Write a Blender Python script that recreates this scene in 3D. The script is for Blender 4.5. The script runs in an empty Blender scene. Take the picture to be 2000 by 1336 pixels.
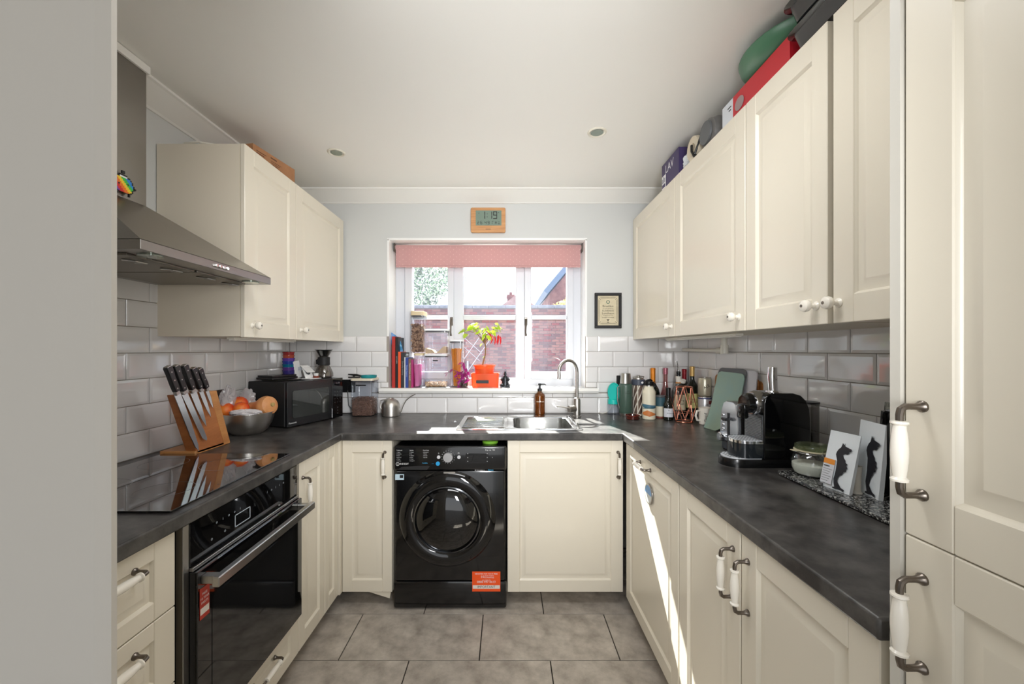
import bpy, bmesh, math, random
from mathutils import Matrix, Vector, noise
PI = math.pi
random.seed(7)
scene = bpy.context.scene
COL = scene.collection

# ------------------------------------------------------------------ camera
cd = bpy.data.cameras.new('camera'); cam = bpy.data.objects.new('camera', cd); COL.objects.link(cam)
cam.location = (0, 0, 1.334); cam.rotation_euler = (PI/2, 0, 0)
cd.sensor_width = 36; cd.lens = 785/2000*36; cd.shift_x = 0.005; cd.shift_y = 0.0075
cd.clip_start = 0.02; cd.clip_end = 200
scene.camera = cam

# ------------------------------------------------------------------ world, sun, lamps, exposure
world = bpy.data.worlds.new('world'); scene.world = world; world.use_nodes = True
wn = world.node_tree.nodes; wl = world.node_tree.links
bg = wn['Background']
tc = wn.new('ShaderNodeTexCoord'); sp = wn.new('ShaderNodeSeparateXYZ'); rp = wn.new('ShaderNodeValToRGB')
wl.new(tc.outputs['Generated'], sp.inputs[0]); wl.new(sp.outputs['Z'], rp.inputs[0]); wl.new(rp.outputs[0], bg.inputs[0])
rp.color_ramp.elements[0].position = 0.0; rp.color_ramp.elements[0].color = (0.97, 0.985, 1.0, 1)
rp.color_ramp.elements[1].position = 0.9; rp.color_ramp.elements[1].color = (0.74, 0.85, 1.0, 1)
bg.inputs[1].default_value = 0.62
sd = bpy.data.lights.new('sun', 'SUN'); sun = bpy.data.objects.new('sun', sd); COL.objects.link(sun)
sun.rotation_euler = Vector((0.250, -1.0, -1.10)).to_track_quat('-Z', 'Y').to_euler()
sun.location = (-1, 6, 6)
sd.energy = 14; sd.angle = 0.009; sd.color = (1.0, 0.96, 0.9)
def area(name, loc, target, sx, sy, power, color):
    ld = bpy.data.lights.new(name, 'AREA'); o = bpy.data.objects.new(name, ld); COL.objects.link(o)
    ld.shape = 'RECTANGLE'; ld.size = sx; ld.size_y = sy; ld.energy = power; ld.color = color
    o.location = loc; o.rotation_euler = (Vector(target)-Vector(loc)).to_track_quat('-Z', 'Y').to_euler()
    return o
# added soft fill lamp beside the camera, facing into the kitchen
fl = area('camera_fill', (0.25, -0.03, 1.52), (-0.09, 2.4, 1.5), 0.21, 0.7, 3.5, (0.97, 0.985, 1.0)); fl.data.spread = math.radians(86)
# added soft fill lamp under the ceiling, just above the camera's view
area('upper_fill', (0.0, 0.95, 2.32), (0.0, 1.55, 0.9), 1.0, 0.30, 3.6, (0.97, 0.985, 1.0))
scene.view_settings.view_transform = 'Standard'; scene.view_settings.look = 'None'
scene.view_settings.gamma = 1; scene.view_settings.use_curve_mapping = False
scene.view_settings.exposure = 1.55
scene.cycles.use_denoising = True
scene.cycles.max_bounces = 10; scene.cycles.diffuse_bounces = 5; scene.cycles.glossy_bounces = 5
scene.cycles.transparent_max_bounces = 24; scene.cycles.transmission_bounces = 8
scene.cycles.sample_clamp_indirect = 8.0

# ------------------------------------------------------------------ materials
def lin(c):
    return tuple((v/255/12.92 if v/255 <= 0.04045 else ((v/255+0.055)/1.055)**2.4) for v in c[:3])+(1,)
MATS = {}
def mat(name, c, rough=0.5, metal=0.0, coat=0.0, spec=0.5, c2=None, nscale=8, stretch=None, bump=0.0, bscale=None, trans=0.0, emit=None, detail=4, lo=.35, hi=.65):
    if name in MATS: return MATS[name]
    m = bpy.data.materials.new(name); m.use_nodes = True; nt = m.node_tree; b = nt.nodes['Principled BSDF']
    b.inputs['Base Color'].default_value = lin(c); b.inputs['Roughness'].default_value = rough
    b.inputs['Metallic'].default_value = metal; b.inputs['Coat Weight'].default_value = coat; b.inputs['Coat Roughness'].default_value = 0.05
    b.inputs['Specular IOR Level'].default_value = spec
    t = nt.nodes.new('ShaderNodeTexCoord'); mp = nt.nodes.new('ShaderNodeMapping'); nt.links.new(t.outputs['Object'], mp.inputs[0])
    if stretch: mp.inputs['Scale'].default_value = stretch
    if c2:
        n = nt.nodes.new('ShaderNodeTexNoise'); n.inputs['Scale'].default_value = nscale; n.inputs['Detail'].default_value = detail
        n.inputs['Roughness'].default_value = .65
        nt.links.new(mp.outputs[0], n.inputs['Vector'])
        r = nt.nodes.new('ShaderNodeValToRGB'); r.color_ramp.elements[0].color = lin(c); r.color_ramp.elements[1].color = lin(c2)
        r.color_ramp.elements[0].position = lo; r.color_ramp.elements[1].position = hi
        nt.links.new(n.outputs['Fac'], r.inputs[0]); nt.links.new(r.outputs[0], b.inputs['Base Color'])
    if bump:
        n2 = nt.nodes.new('ShaderNodeTexNoise'); n2.inputs['Scale'].default_value = bscale or nscale; n2.inputs['Detail'].default_value = 5
        nt.links.new(mp.outputs[0], n2.inputs['Vector'])
        bp = nt.nodes.new('ShaderNodeBump'); bp.inputs['Strength'].default_value = bump; bp.inputs['Distance'].default_value = 0.002
        nt.links.new(n2.outputs['Fac'], bp.inputs['Height']); nt.links.new(bp.outputs[0], b.inputs['Normal'])
    if trans: b.inputs['Transmission Weight'].default_value = trans
    if emit: b.inputs['Emission Color'].default_value = lin(c); b.inputs['Emission Strength'].default_value = emit
    MATS[name] = m; return m
def clear(name, tint=(245, 248, 250), gloss=0.08, haze=0.04, hazecol=(240, 245, 255), rough=0.03, diff=0.0):
    """thin clear pane: light passes straight through, a share reflects, a little scatters"""
    if name in MATS: return MATS[name]
    m = bpy.data.materials.new(name); m.use_nodes = True; nt = m.node_tree; N = nt.nodes; N.clear()
    out = N.new('ShaderNodeOutputMaterial'); tr = N.new('ShaderNodeBsdfTransparent'); tr.inputs[0].default_value = lin(tint)
    gl = N.new('ShaderNodeBsdfGlossy'); gl.inputs['Roughness'].default_value = rough
    fr = N.new('ShaderNodeLayerWeight'); fr.inputs[0].default_value = 0.5
    pw = N.new('ShaderNodeMath'); pw.operation = 'POWER'; pw.inputs[1].default_value = 5
    ma = N.new('ShaderNodeMath'); ma.operation = 'MULTIPLY_ADD'; ma.inputs[1].default_value = 0.9; ma.inputs[2].default_value = gloss
    mx = N.new('ShaderNodeMixShader'); mx2 = N.new('ShaderNodeMixShader'); tl = N.new('ShaderNodeBsdfTranslucent')
    tl.inputs[0].default_value = lin(hazecol)
    nt.links.new(fr.outputs['Facing'], pw.inputs[0]); nt.links.new(pw.outputs[0], ma.inputs[0]); ma.use_clamp = True
    nt.links.new(ma.outputs[0], mx.inputs[0]); nt.links.new(tr.outputs[0], mx.inputs[1]); nt.links.new(gl.outputs[0], mx.inputs[2])
    mx2.inputs[0].default_value = haze
    nt.links.new(mx.outputs[0], mx2.inputs[1]); df = N.new('ShaderNodeBsdfDiffuse'); df.inputs[0].default_value = lin(hazecol); mx3 = N.new('ShaderNodeMixShader'); mx3.inputs[0].default_value = diff
    nt.links.new(tl.outputs[0], mx3.inputs[1]); nt.links.new(df.outputs[0], mx3.inputs[2]); nt.links.new(mx3.outputs[0], mx2.inputs[2]); nt.links.new(mx2.outputs[0], out.inputs[0])
    MATS[name] = m; return m
def translucent(name, c, amt=0.5, rough=0.5, c2=None, nscale=20):
    m = mat(name, c, rough, c2=c2, nscale=nscale)
    nt = m.node_tree; b = nt.nodes['Principled BSDF']; out = nt.nodes['Material Output']
    t = nt.nodes.new('ShaderNodeBsdfTranslucent'); t.inputs[0].default_value = lin(c)
    x = nt.nodes.new('ShaderNodeMixShader'); x.inputs[0].default_value = amt
    nt.links.new(b.outputs[0], x.inputs[1]); nt.links.new(t.outputs[0], x.inputs[2]); nt.links.new(x.outputs[0], out.inputs[0])
    return m

CREAM = mat('cream_paint', (226, 218, 201), 0.3, coat=0.15)
CARC = mat('carcass', (222, 213, 194), 0.45)
CEIL = mat('ceiling_white', (236, 234, 229), 0.75, bump=.05, bscale=60)
WALLP = mat('wall_paint', (206, 207, 205), 0.8, bump=.05, bscale=60)
WHITE = mat('white_gloss', (240, 240, 238), 0.3)
UPVC = mat('white_upvc', (212, 214, 220), 0.25)
TILE = mat('glazed_tile', (226, 224, 223), 0.07, coat=0.3)
GROUT = mat('grout', (160, 153, 144), 0.9)
WORK = mat('dark_laminate', (52, 50, 49), 0.32, c2=(92, 89, 86), nscale=11, stretch=(1, 1.0, 1), bump=.10, bscale=60, detail=12, lo=.40, hi=.66)
FTILE = mat('stone_tile', (150, 141, 131), 0.42, c2=(204, 195, 184), nscale=9, bump=.15, bscale=30, detail=12, lo=.34, hi=.66)
FGROUT = mat('floor_grout', (46, 40, 36), 0.9)
STEEL = mat('brushed_steel', (176, 174, 170), 0.28, 1.0, bump=.02, bscale=200)
STEELR = mat('satin_steel', (190, 186, 180), 0.36, 1.0)
CHROME = mat('chrome', (225, 225, 228), 0.06, 1.0)
PEWTER = mat('pewter', (120, 112, 104), 0.3, 1.0)
CERAM = mat('ceramic', (238, 232, 220), 0.12, coat=.4)
BLACKG = mat('black_gloss', (9, 9, 10), 0.06, coat=.3)
BLACK = mat('black_satin', (16, 16, 17), 0.35)
BLACKM = mat('black_matt', (22, 22, 23), 0.6)
BGLASS = mat('black_glass', (6, 6, 7), 0.02, coat=.6)
GREYP = mat('grey_plastic', (92, 94, 96), 0.45)
PANE = clear('window_glass', (246, 249, 250), 0.05, 0.012, (205, 218, 255))
PLAS = clear('clear_plastic', (243, 246, 250), 0.07, 0.025)
GLASS = clear('clear_glass', (232, 240, 236), 0.09, 0.015)
SMOKE = clear('smoked_plastic', (188, 186, 184), 0.10, 0.06, (150, 150, 150))
PRINTW = mat('white_print', (235, 235, 235), 0.5)
PRINTK = mat('black_print', (20, 20, 22), 0.5)

# ------------------------------------------------------------------ geometry helpers
R90X = Matrix.Rotation(PI/2, 4, 'X')
def T(x=0, y=0, z=0): return Matrix.Translation((x, y, z))
def RZ(a): return Matrix.Rotation(a, 4, 'Z')
def RX(a): return Matrix.Rotation(a, 4, 'X')
def RY(a): return Matrix.Rotation(a, 4, 'Y')
def frame(o, u, v):
    """matrix whose x axis is u, y axis is v, z their cross product, at o"""
    u = Vector(u).normalized(); v = Vector(v); n = u.cross(v).normalized(); v = n.cross(u)
    m = Matrix((u, v, n)).transposed().to_4x4(); m.translation = Vector(o); return m
FONT = {}
class MB:
    def __init__(s): s.bm = bmesh.new(); s.M = Matrix()
    def v(s, p): return s.bm.verts.new(s.M @ Vector(p))
    def f(s, vs, mi=0):
        try: f = s.bm.faces.new(vs); f.material_index = mi; return f
        except ValueError: return None
    def box(s, x0, x1, y0, y1, z0, z1, mi=0, bev=0, seg=1):
        V = [s.v((x, y, z)) for z in (z0, z1) for y in (y0, y1) for x in (x0, x1)]
        F = [s.f([V[i] for i in q], mi) for q in ((0, 2, 3, 1), (4, 5, 7, 6), (0, 1, 5, 4), (2, 6, 7, 3), (0, 4, 6, 2), (1, 3, 7, 5))]
        if bev:
            E = list({e for f in F for e in f.edges})
            r = bmesh.ops.bevel(s.bm, geom=E, offset=bev, segments=seg, affect='EDGES', profile=.5)
            for f in r['faces']: f.material_index = mi
        return s
    def loft(s, loops, mi=0, cap0=True, cap1=True, closed=True):
        L = [[s.v(p) for p in l] for l in loops]
        n = len(L[0])
        for a, b in zip(L, L[1:]):
            for i in range(n if closed else n-1):
                s.f([a[i], a[(i+1) % n], b[(i+1) % n], b[i]], mi)
        if cap0: s.f(list(reversed(L[0])), mi)
        if cap1: s.f(L[-1], mi)
        return s
    def lathe(s, prof, seg=24, mi=0, cap0=True, cap1=True, sx=1, sy=1):
        loops = [[(r*math.cos(2*PI*i/seg)*sx, r*math.sin(2*PI*i/seg)*sy, z) for i in range(seg)] for r, z in prof]
        return s.loft(loops, mi, cap0, cap1)
    def cyl(s, x, y, z0, z1, r, seg=20, mi=0):
        M = s.M; s.M = M @ T(x, y, 0); s.lathe([(r, z0), (r, z1)], seg, mi); s.M = M; return s
    def tube(s, pts, r, seg=8, mi=0, closed=False):
        P = [Vector(p) for p in pts]; n = len(P); rr = r if isinstance(r, (list, tuple)) else [r]*n
        loops = []; up = None
        for i, p in enumerate(P):
            if closed: d = P[(i+1) % n]-P[i-1]
            else: d = (P[min(i+1, n-1)]-P[max(i-1, 0)])
            d.normalize()
            if up is None:
                up = Vector((0, 0, 1)) if abs(d.z) < .9 else Vector((1, 0, 0))
            a = d.cross(up)
            if a.length < 1e-5: a = d.orthogonal()
            a.normalize(); up2 = a.cross(d).normalized(); up = up2
            loops.append([tuple(p+(a*math.cos(2*PI*k/seg)+up2*math.sin(2*PI*k/seg))*rr[i]) for k in range(seg)])
        if closed: loops.append(loops[0]); s.loft(loops, mi, False, False)
        else: s.loft(loops, mi)
        return s
    def prism(s, poly, z0, z1, mi=0, bev=0):
        """poly in local xy, extruded along local z"""
        s.loft([[(x, y, z0) for x, y in poly], [(x, y, z1) for x, y in poly]], mi); return s
    def ball(s, c, r, seg=16, rings=10, mi=0, sc=(1, 1, 1)):
        M = s.M; s.M = M @ T(*c)
        loops = [[(r*sc[0]*math.sin(PI*j/rings)*math.cos(2*PI*i/seg), r*sc[1]*math.sin(PI*j/rings)*math.sin(2*PI*i/seg), -r*sc[2]*math.cos(PI*j/rings)) for i in range(seg)] for j in range(1, rings)]
        s.loft(loops, mi); s.M = M; return s
    def text(s, body, size, M, mi=0, align='CENTER', space=1.0, sx=1.0):
        key = (body, align, space)
        if key not in FONT:
            cu = bpy.data.curves.new('t', 'FONT'); cu.body = body; cu.size = 1; cu.align_x = align; cu.align_y = 'CENTER'; cu.space_character = space
            cu.resolution_u = 2
            o = bpy.data.objects.new('t', cu); COL.objects.link(o)
            me = bpy.data.meshes.new_from_object(o)
            FONT[key] = ([tuple(v.co) for v in me.vertices], [tuple(p.vertices) for p in me.polygons])
            bpy.data.meshes.remove(me); bpy.data.objects.remove(o); bpy.data.curves.remove(cu)
        vs, ps = FONT[key]
        Mo = s.M; s.M = Mo @ M
        V = [s.v((x*size*sx, y*size, z)) for x, y, z in vs]
        for p in ps: s.f([V[i] for i in p], mi)
        s.M = Mo; return s
    def mesh(s, name, mats, smooth=True, ang=35):
        bmesh.ops.remove_doubles(s.bm, verts=s.bm.verts, dist=1e-6)
        bmesh.ops.recalc_face_normals(s.bm, faces=s.bm.faces)
        if smooth:
            a = math.radians(ang)
            for f in s.bm.faces: f.smooth = True
            for e in s.bm.edges:
                if len(e.link_faces) != 2 or e.calc_face_angle(0) > a: e.smooth = False
        me = bpy.data.meshes.new(name); s.bm.to_mesh(me); s.bm.free()
        for m in (mats if isinstance(mats, (list, tuple)) else [mats]): me.materials.append(m)
        return me
    def build(s, name, mats, parent=None, loc=(0, 0, 0), rz=0, smooth=True, ang=35, bev=0):
        o = bpy.data.objects.new(name, s.mesh(name, mats, smooth, ang)); COL.objects.link(o)
        o.location = loc; o.rotation_euler = (0, 0, rz)
        if parent: o.parent = parent
        if bev:
            b = o.modifiers.new('b', 'BEVEL'); b.width = bev; b.segments = 2; b.limit_method = 'ANGLE'; b.angle_limit = math.radians(40)
        return o
def tag(o, label, cat, group=None):
    o['label'] = label; o['category'] = cat
    if group: o['group'] = group
    return o
def thing(name, label, cat, loc=(0, 0, 0), rz=0, group=None):
    o = bpy.data.objects.new(name, None); COL.objects.link(o); o.location = loc; o.rotation_euler = (0, 0, rz)
    o.empty_display_size = .05
    return tag(o, label, cat, group)
def struct(o): o['kind'] = 'structure'; return o
def place(o, me_src, parent, loc=(0, 0, 0), rot=None, scale=None):
    c = bpy.data.objects.new(o, me_src); COL.objects.link(c); c.parent = parent; c.location = loc
    if rot: c.rotation_euler = rot
    if scale: c.scale = scale
    return c
def rrect(w, h, r, n=4, cx=0, cy=0):
    P = []
    for (sx, sy, a0) in ((1, 1, 0), (-1, 1, PI/2), (-1, -1, PI), (1, -1, 3*PI/2)):
        for k in range(n+1):
            a = a0+PI/2*k/n
            P.append((cx+sx*(w/2-r)+r*math.cos(a), cy+sy*(h/2-r)+r*math.sin(a)))
    return P
F = 785.0
def on_z(z, px, py): Y = F*(1.334-z)/(py-683); return ((px-990)*Y/F, Y, z)
def on_x(X, px, py): Y = F*X/(px-990); return (X, Y, 1.334-(py-683)*Y/F)

XL, XR, YB, ZC = -1.47, 1.228, 2.716, 2.394   # left wall, right wall, back wall, ceiling
WZ = 0.906                                     # worktop top
# ================================================================== ROOM
def slab(xs, ys, keep, z0, z1, name, mats, axis='Z', **k):
    """grid of cells joined into one plate; axis Z: (x, y) plan, axis Y: (x, z) elevation between y=z0..z1"""
    mb = MB(); bm = mb.bm; V = {}
    def P(i, j, k):
        if (i, j, k) not in V:
            a, b, c = xs[i], ys[j], (z0, z1)[k]
            V[i, j, k] = bm.verts.new((a, b, c) if axis == 'Z' else (a, c, b))
        return V[i, j, k]
    C = {(i, j) for i in range(len(xs)-1) for j in range(len(ys)-1) if keep(i, j)}
    for (i, j) in C:
        mb.f([P(i, j, 0), P(i, j+1, 0), P(i+1, j+1, 0), P(i+1, j, 0)]); mb.f([P(i, j, 1), P(i+1, j, 1), P(i+1, j+1, 1), P(i, j+1, 1)])
        if (i-1, j) not in C: mb.f([P(i, j, 0), P(i, j, 1), P(i, j+1, 1), P(i, j+1, 0)], 1 if len(mats) > 1 else 0)
        if (i+1, j) not in C: mb.f([P(i+1, j, 0), P(i+1, j+1, 0), P(i+1, j+1, 1), P(i+1, j, 1)], 1 if len(mats) > 1 else 0)
        if (i, j-1) not in C: mb.f([P(i, j, 0), P(i+1, j, 0), P(i+1, j, 1), P(i, j, 1)], 1 if len(mats) > 1 else 0)
        if (i, j+1) not in C: mb.f([P(i, j+1, 0), P(i, j+1, 1), P(i+1, j+1, 1), P(i+1, j+1, 0)], 1 if len(mats) > 1 else 0)
    k.setdefault('smooth', False); return mb.build(name, mats, **k)

WX0, WX1, WZ0, WZ1 = -.796, .529, 1.045, 2.074
floor = struct(MB().box(-2.6, 2.4, -2.8, 2.95, -.12, -.006).build('floor', FGROUT, smooth=False))
def piece_mesh(cache, w, h, t, inset, rise, mat_, cap):
    """small glazed/stone piece in xy, thickness t with a chamfered border, its face at z=t+rise"""
    key = (round(w, 3), round(h, 3))
    if key not in cache:
        mb = MB()
        loops = [[(0, 0), (w, 0), (w, h), (0, h)]]
        ins = min(inset, w*.3, h*.3)
        def L(i, z): return [(i, i, z), (w-i, i, z), (w-i, h-i, z), (i, h-i, z)]
        ls = [L(0, 0), L(0, t)] + ([L(.0006, t+.0006)] if rise else []) + [L(ins, t+rise)]
        mb.loft(ls, 0, False, True)
        cache[key] = mb.mesh(cap, mat_, smooth=False)
    return cache[key]
fc = {}
# floor tiles 0.606 x 0.303 laid half-bond
row = -9; y = 2.029-.303*16
while y < 2.7:
    off = -.119 if row % 2 == 0 else .186
    k0 = -5
    for k in range(-5, 6):
        x0 = off+k*.606; x1 = x0+.606
        a, b = max(x0, -1.8), min(x1, 1.8)
        if b-a < .03: continue
        c, d = y, min(y+.303, 2.7)
        place('tile', piece_mesh(fc, b-a-.005, d-c-.005, .0055, .0015, .0005, FTILE, 'floor_tile'), floor, (a+.0025, c+.0025, -.006))
    y += .303; row += 1

wb = slab([-2.6, WX0, WX1, 2.4], [-.12, WZ0, WZ1, 2.6], lambda i, j: not (i == 1 and j == 1), YB, 2.952, 'wall_back', [WALLP, WHITE], 'Y'); struct(wb)
wlft = struct(MB().box(XL-.15, XL, .636, YB, -.12, 2.6).build('wall_left', WALLP, smooth=False))
wrgt = struct(MB().box(XR, XR+.15, -2.8, YB, -.12, 2.6).build('wall_right', WALLP, smooth=False))
mb = MB(); mb.prism([(-2.6, .535), (-.549, .535), (-.5315, .540), (-.5320, .5485), (-.62, .636), (-2.6, .636)], -.12, 2.6)
wf = struct(mb.build('wall_front', mat('wall_white', (203, 198, 190), .7), smooth=False))
wf2 = struct(MB().box(-2.75, -2.6, -2.8, .636, -.12, 2.6).build('wall_rear_left', WALLP, smooth=False))
ceil = struct(MB().box(-2.75, 2.4, -2.8, 2.95, ZC, ZC+.15).build('ceiling', CEIL, smooth=False))
# sloped coving
def cove(name, p0, p1, n):
    mb = MB(); a, b = Vector(p0), Vector(p1); n = Vector(n)
    prof = [(0, -.074), (.006, -.074), (.012, -.066), (.088, -.014), (.098, -.010), (.098, 0), (0, 0)]
    mb.loft([[tuple(q+n*d+Vector((0, 0, z))) for d, z in prof] for q in (a, b)]); return struct(mb.build(name, CEIL, smooth=False))
cove('trim_1', (XL, YB, ZC), (XR, YB, ZC), (0, -1, 0))
cove('trim_2', (XL, .64, ZC), (XL, YB, ZC), (1, 0, 0))
cove('trim_3', (XR, .62, ZC), (XR, YB, ZC), (-1, 0, 0))

# ---- wall tiles (metro, bevelled), children of their walls
tcache = {}
P, PW = .1035, .2035
def tiles(wall, M, joint0, u0, u1, z1, holes=()):
    r = 0; z = WZ+.001
    while z < z1-.02:
        h = min(P, z1-z); off = joint0+(PW/2 if r % 2 else 0)
        k = math.floor((u0-off)/PW)
        while off+k*PW < u1:
            a, b = max(off+k*PW, u0), min(off+(k+1)*PW, u1); k += 1
            segs = [(a, b, z, z+h)]
            for (h0, h1, g0, g1) in holes:
                new = []
                for (a_, b_, c_, d_) in segs:
                    if b_ <= h0 or a_ >= h1 or d_ <= g0 or c_ >= g1: new.append((a_, b_, c_, d_)); continue
                    if c_ < g0-.01: new.append((a_, b_, c_, g0)); c_ = g0
                    if a_ < h0: new.append((a_, h0, c_, d_))
                    if b_ > h1: new.append((h1, b_, c_, d_))
                    if d_ > g1+.01: new.append((max(a_, h0), min(b_, h1), g1, d_))
                segs = new
            for (a_, b_, c_, d_) in segs:
                w, hh = b_-a_-.003, d_-c_-.003
                if w < .012 or hh < .012: continue
                me = piece_mesh(tcache, w, hh, .0035, .010, .0022, TILE, 'wall_tile')
                o = place('tile', me, wall); o.matrix_local = M @ T(a_+.0015, c_+.0015, 0) @ RX(random.uniform(-.004, .004)) @ RY(random.uniform(-.003, .003))
        z += h; r += 1
def backing(name, wall, pts_box):
    return MB().box(*pts_box).build(name, GROUT, wall, smooth=False)
backing('grout', wb, (XL, WX0, YB-.003, YB, WZ-.03, 1.424)); backing('grout', wb, (WX1, XR, YB-.003, YB, WZ-.03, 1.424)); backing('grout', wb, (WX0, WX1, YB-.003, YB, WZ-.03, 1.045))
backing('grout', wlft, (XL, XL+.003, .64, YB, WZ-.03, 1.62)); backing('grout', wrgt, (XR-.003, XR, .60, YB, WZ-.03, 1.42))
# back wall: u=+x, v=z, n=-y
tiles(wb, frame((0, YB-.003, 0), (1, 0, 0), (0, 0, 1)), .0035, XL+.004, XR-.004, 1.424, [(WX0-.002, WX1+.002, 1.046, 9), (-.85, .607, 1.040, 1.079)])
# left wall: seen from the room u=+y reversed so that n=+x
tiles(wlft, frame((XL+.003, 0, 0), (0, 1, 0), (0, 0, 1)), 1.646, .645, YB-.012, 1.62)
tiles(wrgt, frame((XR-.003, 0, 0), (0, -1, 0), (0, 0, 1)), -1.429, -(YB-.012), -.62, 1.42)

# ---- window
def bx(mb, x0, x1, z0, z1, y0, y1, mi=0, bev=.004): mb.box(x0, x1, y0, y1, z0, z1, mi, bev)
FY0, FY1 = 2.875, 2.94
mb = MB()
bx(mb, WX0, -.73, WZ0, WZ1, FY0, FY1); bx(mb, .472, WX1, WZ0, WZ1, FY0, FY1)
bx(mb, -.73, .472, 2.055, WZ1, FY0, FY1); bx(mb, -.73, .472, WZ0, 1.130, FY0, FY1)
bx(mb, -.381, -.313, 1.125, 2.06, FY0, FY1); bx(mb, .064, .126, 1.125, 2.06, FY0, FY1)
win = struct(mb.build('window_1', UPVC))
mb = MB(); bx(mb, -.313, .064, 1.550, 1.583, FY0+.01, FY1-.01, bev=.003); mb.build('glazing_bar', UPVC, win)
def casement(x0, x1, g0, g1):
    mb = MB(); y0, y1 = FY0-.012, FY1-.01
    bx(mb, x0, g0, 1.124, 2.056, y0, y1); bx(mb, g1, x1, 1.124, 2.056, y0, y1)
    bx(mb, g0-.002, g1+.002, 1.124, 1.176, y0, y1); bx(mb, g0-.002, g1+.002, 2.044, 2.056, y0, y1)
    s = mb.build('casement', UPVC, win)
    mb = MB(); bx(mb, g0, g1, 1.552, 1.581, y0+.012, y1-.012, bev=.003); mb.build('glazing_bar', UPVC, s)
    for (z0, z1) in ((1.176, 1.552), (1.581, 2.044)): MB().box(g0, g1, 2.905, 2.909, z0, z1).build('pane', PANE, s, smooth=False)
    return s
c1 = casement(-.728, -.379, -.675, -.422); c2_ = casement(.125, .474, .173, .430)
for (z0, z1) in ((1.130, 1.550), (1.583, 2.055)): MB().box(-.313, .064, 2.905, 2.909, z0, z1).build('pane', PANE, win, smooth=False)
for s, x in ((c1, -.394), (c2_, .136)):
    mb = MB(); y = FY0-.012
    mb.box(x-.010, x+.010, y-.010, y, 1.505, 1.566, 0, .003)
    mb.tube([(x, y-.018, 1.550), (x, y-.026, 1.534), (x-.002, y-.028, 1.495), (x-.003, y-.026, 1.456), (x, y-.03, 1.432)], [.009, .009, .006, .005, .007], 8)
    h = mb.build('window_handle', PEWTER, s); h['label'] = 'pewter espagnolette window handle'
# sill
mb = MB()
mb.M = frame((-.848, 2.66, 1.045), (0, 1, 0), (0, 0, 1))
prof = [(0.004, 0), (0.0, .006), (-.006, .016), (-.003, .028), (.004, .033), (.056, .033), (.056, 0)]
mb.prism(prof, 0, 1.455); mb.M = Matrix()
mb.box(WX0, WX1, YB, FY0+.01, 1.045, 1.078)
sill = struct(mb.build('trim_4', mat('sill_white', (238, 237, 233), .16, coat=.5)))
# white edge boards around the reveal
mb = MB(); mb.box(WX0-.012, WX0, YB-.004, YB, 1.424, WZ1+.004); mb.box(WX1, WX1+.012, YB-.004, YB, 1.424, WZ1+.004); mb.box(WX0-.012, WX1+.012, YB-.004, YB, WZ1, WZ1+.014)
struct(mb.build('trim_5', WHITE, smooth=False))

# ---- roller blind
bl = thing('roller_blind', 'pink spotted roller blind half raised in the window recess', 'blind', (-.13, 2.80, 1.911))
BM = translucent('pink_fabric', (220, 176, 174), .35, .8)
nt = BM.node_tree; b = nt.nodes['Principled BSDF']
tcn = nt.nodes.new('ShaderNodeTexCoord'); sep = nt.nodes.new('ShaderNodeSeparateXYZ'); nt.links.new(tcn.outputs['Object'], sep.inputs[0])
def mth(op, a, bb=None):
    n = nt.nodes.new('ShaderNodeMath'); n.operation = op
    for i, q in enumerate((a, bb)):
        if q is None: continue
        if isinstance(q, (int, float)): n.inputs[i].default_value = q
        else: nt.links.new(q, n.inputs[i])
    return n.outputs[0]
def dots(ox, oz, sx, sz):
    fx = mth('SUBTRACT', mth('FRACT', mth('ADD', mth('DIVIDE', sep.outputs[0], sx), ox)), .5)
    fz = mth('SUBTRACT', mth('FRACT', mth('ADD', mth('DIVIDE', sep.outputs[2], sz), oz)), .5)
    fx = mth('MULTIPLY', fx, sx); fz = mth('MULTIPLY', fz, sz)
    d = mth('ADD', mth('MULTIPLY', fx, fx), mth('MULTIPLY', fz, fz)); return mth('LESS_THAN', d, .0024**2)
d = mth('MAXIMUM', mth('MAXIMUM', dots(0, 0, .044, .034), dots(.5, .45, .044, .034)), dots(.23, .72, .088, .068))
mx = nt.nodes.new('ShaderNodeMix'); mx.data_type = 'RGBA'; nt.links.new(d, mx.inputs[0])
mx.inputs[6].default_value = lin((220, 176, 174)); mx.inputs[7].default_value = lin((250, 225, 215)); nt.links.new(mx.outputs[2], b.inputs['Base Color'])
MB().box(-.643, .643, -.001, .001, 0, .152).build('fabric', BM, bl, smooth=False)
MB().box(-.643, .643, -.004, .004, -.004, .010, bev=.002).build('bottom_bar', BM, bl)
mb = MB(); mb.M = T(-.650, .018, .140) @ RY(PI/2); mb.lathe([(.016, 0), (.016, 1.300)], 16); mb.build('roller', mat('blind_tube', (200, 170, 165), .5), bl)
for sx in (-.655, .651): MB().box(sx, sx+.005, -.012, .045, .105, .163, bev=.001).build('bracket', PEWTER, bl)

# ---- ceiling spots
for i, (x, y, l) in enumerate(((-.916, 2.16, 'small recessed ceiling spotlight nearer the left wall cabinets'), (.439, 1.958, 'small recessed ceiling spotlight on the right side of the ceiling'))):
    t = thing('ceiling_spotlight', l, 'spotlight', (x, y, ZC), group='recessed ceiling spotlights')
    mb = MB(); mb.lathe([(.046, 0), (.046, -.003), (.040, -.006), (.034, -.004), (.031, .0)], 28, 0, False, False); mb.build('bezel', mat('warm_white_metal', (225, 220, 205), .3), t)
    mb = MB(); mb.lathe([(.030, -.0035), (.026, -.002), (.012, -.001)], 24, 0, True, True); mb.build('lamp_face', mat('lamp_glass', (150, 160, 150), .1, .6), t)

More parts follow.
